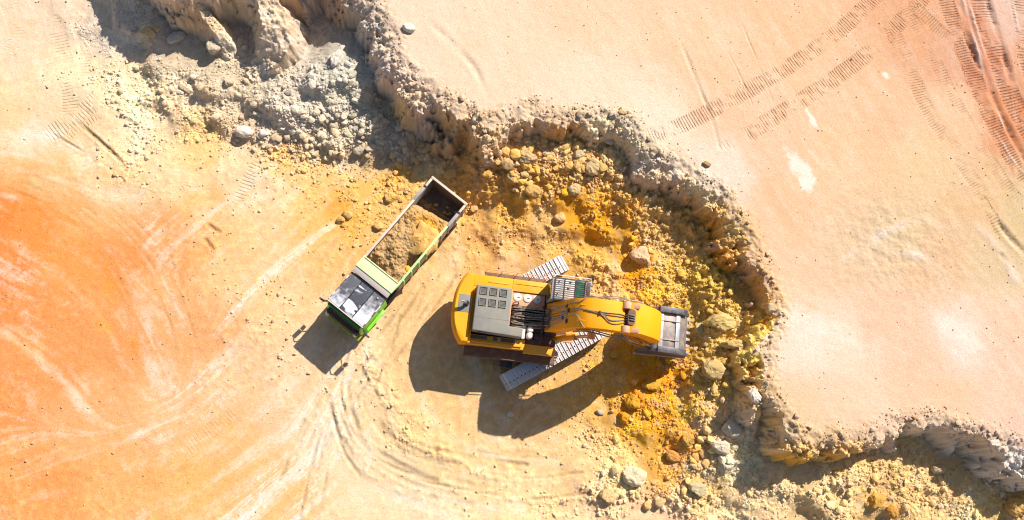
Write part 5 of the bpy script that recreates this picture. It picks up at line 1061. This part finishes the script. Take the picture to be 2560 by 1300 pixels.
ANCH = [(840, 148, 'tall pale grey boulder'), (612, 332, 'whitish boulder at the rubble toe'), (690, 348, 'brownish flat rock'), (787, 385, 'tan boulder on the rubble edge'), (900, 375, 'broad pale rock'), (570, 205, 'grey-tan rock under the buttress'), (372, 84, 'flat tan rock by the alcove'), (441, 98, 'boulder in the shaded alcove'),
        (1480, 422, 'squared ochre block'), (1282, 447, 'pointed tan block'), (1330, 480, 'wide yellow-tan boulder'), (1318, 395, 'biggest tan boulder'), (1435, 475, 'upright tan boulder'), (1520, 355, 'pale grey slab'), (1128, 437, 'blocky yellow rock'), (1600, 640, 'large rounded pinkish boulder'), (1400, 545, 'tan rock on the yellow slope'),
        (1800, 808, 'broadest slab'), (1782, 925, 'tall ochre boulder'), (1885, 988, 'white angular block'), (1828, 1068, 'large grey boulder'), (1812, 1166, 'lowest grey block of the heap'), (1680, 1140, 'flat orange-brown slab'), (1585, 1188, 'large pale boulder'), (1518, 1240, 'rounded tan boulder'), (1745, 1225, 'grey-brown boulder'), (2190, 1252, 'big orange block'), (2345, 1172, 'tan rock at the lower face'), (2540, 1268, 'ochre corner boulder'), (1582, 1005, 'large bright yellow clod'), (1927, 772, 'pale tan rim boulder'), (1022, 72, 'pale boulder on the upper rim'), (978, 495, 'yellow boulder beside the truck'), (870, 538, 'touching pair of rocks'), (1690, 840, 'excavator bucket'), (1125, 478, 'truck tailgate'), (460, 230, 'left arm of grey rubble'), (1640, 450, 'bend of the rock face'), (2080, 1180, 'middle of the lower face')]
DIRN = ['right of', 'lower right of', 'below', 'lower left of', 'left of', 'upper left of', 'above', 'upper right of']
ORD = ['nearest', 'second nearest', 'third nearest', 'fourth nearest', 'fifth nearest']
used_l = {}
def own_label(px, py, adj, grp_label):
    """say which rock: its order outwards from the nearest landmark"""
    d = [math.hypot(px - a, py - b) for a, b, _ in ANCH]; k = int(np.argmin(d)); a, b, nm = ANCH[k]
    w = int(round(math.atan2(py - b, px - a) / (math.pi / 4))) % 8
    return (k, w), d[k], nm
pend = []
taken = np.zeros(len(I), bool)
for lab, grp, fn, cnt in REG:
    q = np.nonzero(fn(cpx[I], cpy[I], czone[I]) & (cpx[I] > 8) & (cpx[I] < 2552) & (cpy[I] > 8) & (cpy[I] < 1292) & ~taken)[0]
    q = q[np.argsort(-size[q])][:cnt]
    for j in q:
        i = I[j]; taken[j] = True; s = size[j] * random.uniform(.95, 1.25)
        colr = np.clip(ccol[i] * random.uniform(.85, 1.15) * np.array([1, random.uniform(.96, 1.01), random.uniform(.88, 1.05)]), .02, .8)
        o = put_rock(random.choice(PROTO), cxs[i], cys[i], cz_[i], s * random.uniform(.9, 1.35), s * random.uniform(.8, 1.05), s * random.uniform(.6, .95), random.uniform(0, 6.28), (0, 0, 0), 'rock', lab, grp)
        o.color = (*colr, 1); key, dd, nm = own_label(cpx[i], cpy[i], None, lab); pend.append((key, dd, nm, o, lab))
pend.sort(key=lambda t: (t[0], t[1])); cnt_ = {}
for key, dd, nm, o, lab in pend:
    n = cnt_.get(key, 0); cnt_[key] = n + 1
    if n < 5: o['label'] = '%s %s, %s the %s' % (ORD[n], ' '.join(lab.split()[:2]) if 'loose' not in lab else 'tan stone', DIRN[key[1]], nm)
# all smaller stones as rubble
J = np.nonzero(~taken)[0]; idx = I[J]; sz = size[J]
t5 = (1 + 5 ** .5) / 2
ICO = np.array([(-1, t5, 0), (1, t5, 0), (-1, -t5, 0), (1, -t5, 0), (0, -1, t5), (0, 1, t5), (0, -1, -t5), (0, 1, -t5), (t5, 0, -1), (t5, 0, 1), (-t5, 0, -1), (-t5, 0, 1)]) / 1.902
ICF = np.array([(0, 11, 5), (0, 5, 1), (0, 1, 7), (0, 7, 10), (0, 10, 11), (1, 5, 9), (5, 11, 4), (11, 10, 2), (10, 7, 6), (7, 1, 8), (3, 9, 4), (3, 4, 2), (3, 2, 6), (3, 6, 8), (3, 8, 9), (4, 9, 5), (2, 4, 11), (6, 2, 10), (8, 6, 7), (9, 8, 1)])
def stones(ii, ss, name, label, cat):
    n = len(ii); v = ICO[None] * (1 + rng.uniform(-.34, .22, (n, 12, 1))) + rng.uniform(-.12, .12, (n, 12, 3))
    v = v * rng.uniform(.65, 1.25, (n, 1, 3))
    qn = rng.standard_normal((n, 4)); qn /= np.linalg.norm(qn, axis=1, keepdims=True); w, x, y, z = qn.T
    Rm = np.stack([np.stack([1 - 2 * (y * y + z * z), 2 * (x * y - w * z), 2 * (x * z + w * y)], -1), np.stack([2 * (x * y + w * z), 1 - 2 * (x * x + z * z), 2 * (y * z - w * x)], -1), np.stack([2 * (x * z - w * y), 2 * (y * z + w * x), 1 - 2 * (x * x + y * y)], -1)], 1)
    v = np.einsum('nij,nkj->nki', Rm, v) * ss[:, None, None]; v[..., 2] *= .8
    v += np.stack([cxs[ii], cys[ii], cz_[ii] + ss * .30], -1)[:, None]
    cc = ccol[ii] * rng.uniform(.78, 1.16, (n, 1)); gsh = rng.random((n, 1)) * .35; cc = cc + (cc.mean(1, keepdims=True) * np.array([1.08, 1, .9]) - cc) * gsh
    f = (ICF[None] + (np.arange(n) * 12)[:, None, None]).reshape(-1, 3)
    me = quad_mesh(name, v.reshape(-1, 3), f, M_rubble, {'ground_colour': ('FLOAT_COLOR', np.repeat(np.clip(cc, .015, .82), 12, 0))}, None, False)
    o = bpy.data.objects.new(name, me); C.objects.link(o); return tag(o, label, cat, kind='stuff')
z_ = czone[idx]; gz = (cpx[idx] < 1110) & (cpy[idx] < 430)
stones(idx[(z_ != 2) & gz], sz[(z_ != 2) & gz], 'grey_rubble', 'small grey rubble spread below the grey cliff', 'rubble')
stones(idx[(z_ != 2) & ~gz], sz[(z_ != 2) & ~gz], 'ochre_rubble', 'small ochre rubble and pebbles spread over the pit', 'rubble')
stones(idx[z_ == 2], sz[z_ == 2], 'terrace_pebbles', 'small pale pebbles along and behind the terrace edge', 'pebbles')
print('stones', len(idx), 'largest left', sz.max())

# ================================================================== load in the truck
M_soil = ground_mat('dumped sandy soil', 1.2, False)
lx = np.arange(-3.55, 1.585, .045); ly = np.arange(-1.20, 1.201, .045); LX, LY = np.meshgrid(lx, ly)
l1 = fbm(LX * 1.2, LY * 1.2, 611, 4); cl2 = clods(LX, LY, .40, 615, .7); cl3 = clods(LX, LY, .2, 619, .9)
edge_x = -2.75 + .25 * l1 - .18 * LY
lz = 2.55 + .34 * np.exp(-((LX + .6) / 1.6) ** 2 - ((LY + .15) / .9) ** 2) + .22 * l1 + .16 * cl2 + .13 * cl3
lz -= .55 * np.exp(-((LX - .25) / .55) ** 2 - ((LY - 1.0) / .38) ** 2)
lz = lz - 1.35 * np.maximum(0, edge_x - LX) * 1.5 - .25 * sstep(.9, 1.5, LX)
lz = np.maximum(lz, 1.37 + .22 * cl2 * 1.2)
lz = np.minimum(lz, 3.2)
lcol = np.array(alb((226, 184, 128))) + (np.array(alb((248, 182, 62))) - np.array(alb((226, 184, 128)))) * np.clip(1.3 * np.exp(-((LX + 2.1) / .7) ** 2 - ((LY - .4) / .9) ** 2) + .5 * l1, 0, 1)[..., None]
lcol = lcol * (1 + .25 * fbm(LX * 4, LY * 4, 640, 3, .7))[..., None]
nyl, nxl = LX.shape; ii = np.arange(nyl * nxl).reshape(nyl, nxl)
lf = np.stack([ii[:-1, :-1], ii[:-1, 1:], ii[1:, 1:], ii[1:, :-1]], -1).reshape(-1, 4)
me = quad_mesh('soil_load', np.stack([LX, LY, lz], -1).reshape(-1, 3), lf, M_soil, {'ground_colour': ('FLOAT_COLOR', np.clip(lcol, .02, .8).reshape(-1, 3))}, None, False)
o = bpy.data.objects.new('soil_load', me); C.objects.link(o); o.location = tk.location; o.rotation_euler = tk.rotation_euler
tag(o, 'heap of crumbly sandy soil filling the truck box', 'soil')
def in_truck(x, y, z): return tk.location + Matrix.Rotation(TR_H, 3, 'Z') @ Vector((x, y, z))
def load_rock(x, y, z, a, b, c, rz, col, seed, name, lab, grp=None, sub=3):
    p = in_truck(x, y, z); o = put_rock(rock_mesh(name, seed, sub, 9, .06 if sub < 4 else .13, True), p.x, p.y, p.z, a, b, c, TR_H + rz, col, name, lab, grp, 'rock', .15, .5)
    return o
load_rock(-1.45, .55, 2.72, 1.12, .92, .50, .35, (224, 172, 96), 4321, 'soil_block', 'huge yellow lump of soil on top of the truck load', None, 4)['category'] = 'soil lump'
load_rock(.45, 1.0, 2.30, .22, .18, .18, .3, (240, 185, 60), 77, 'rock', 'yellow rock on the load beside the left wall of the box')
load_rock(-2.55, -.6, 2.50, .24, .18, .16, 1.0, (245, 200, 110), 78, 'rock', 'rock at the rear lip of the soil in the truck box')
for k in range(12):
    load_rock(random.uniform(-4.2, -3.3), random.uniform(-.95, .95), 1.45, *(random.uniform(.09, .17) for _ in range(3)), random.uniform(0, 6), (200, 170, 110), 60 + k, 'rock', 'stone in the shaded rear end of the truck box', 'stones in the empty tail of the truck box', 2)
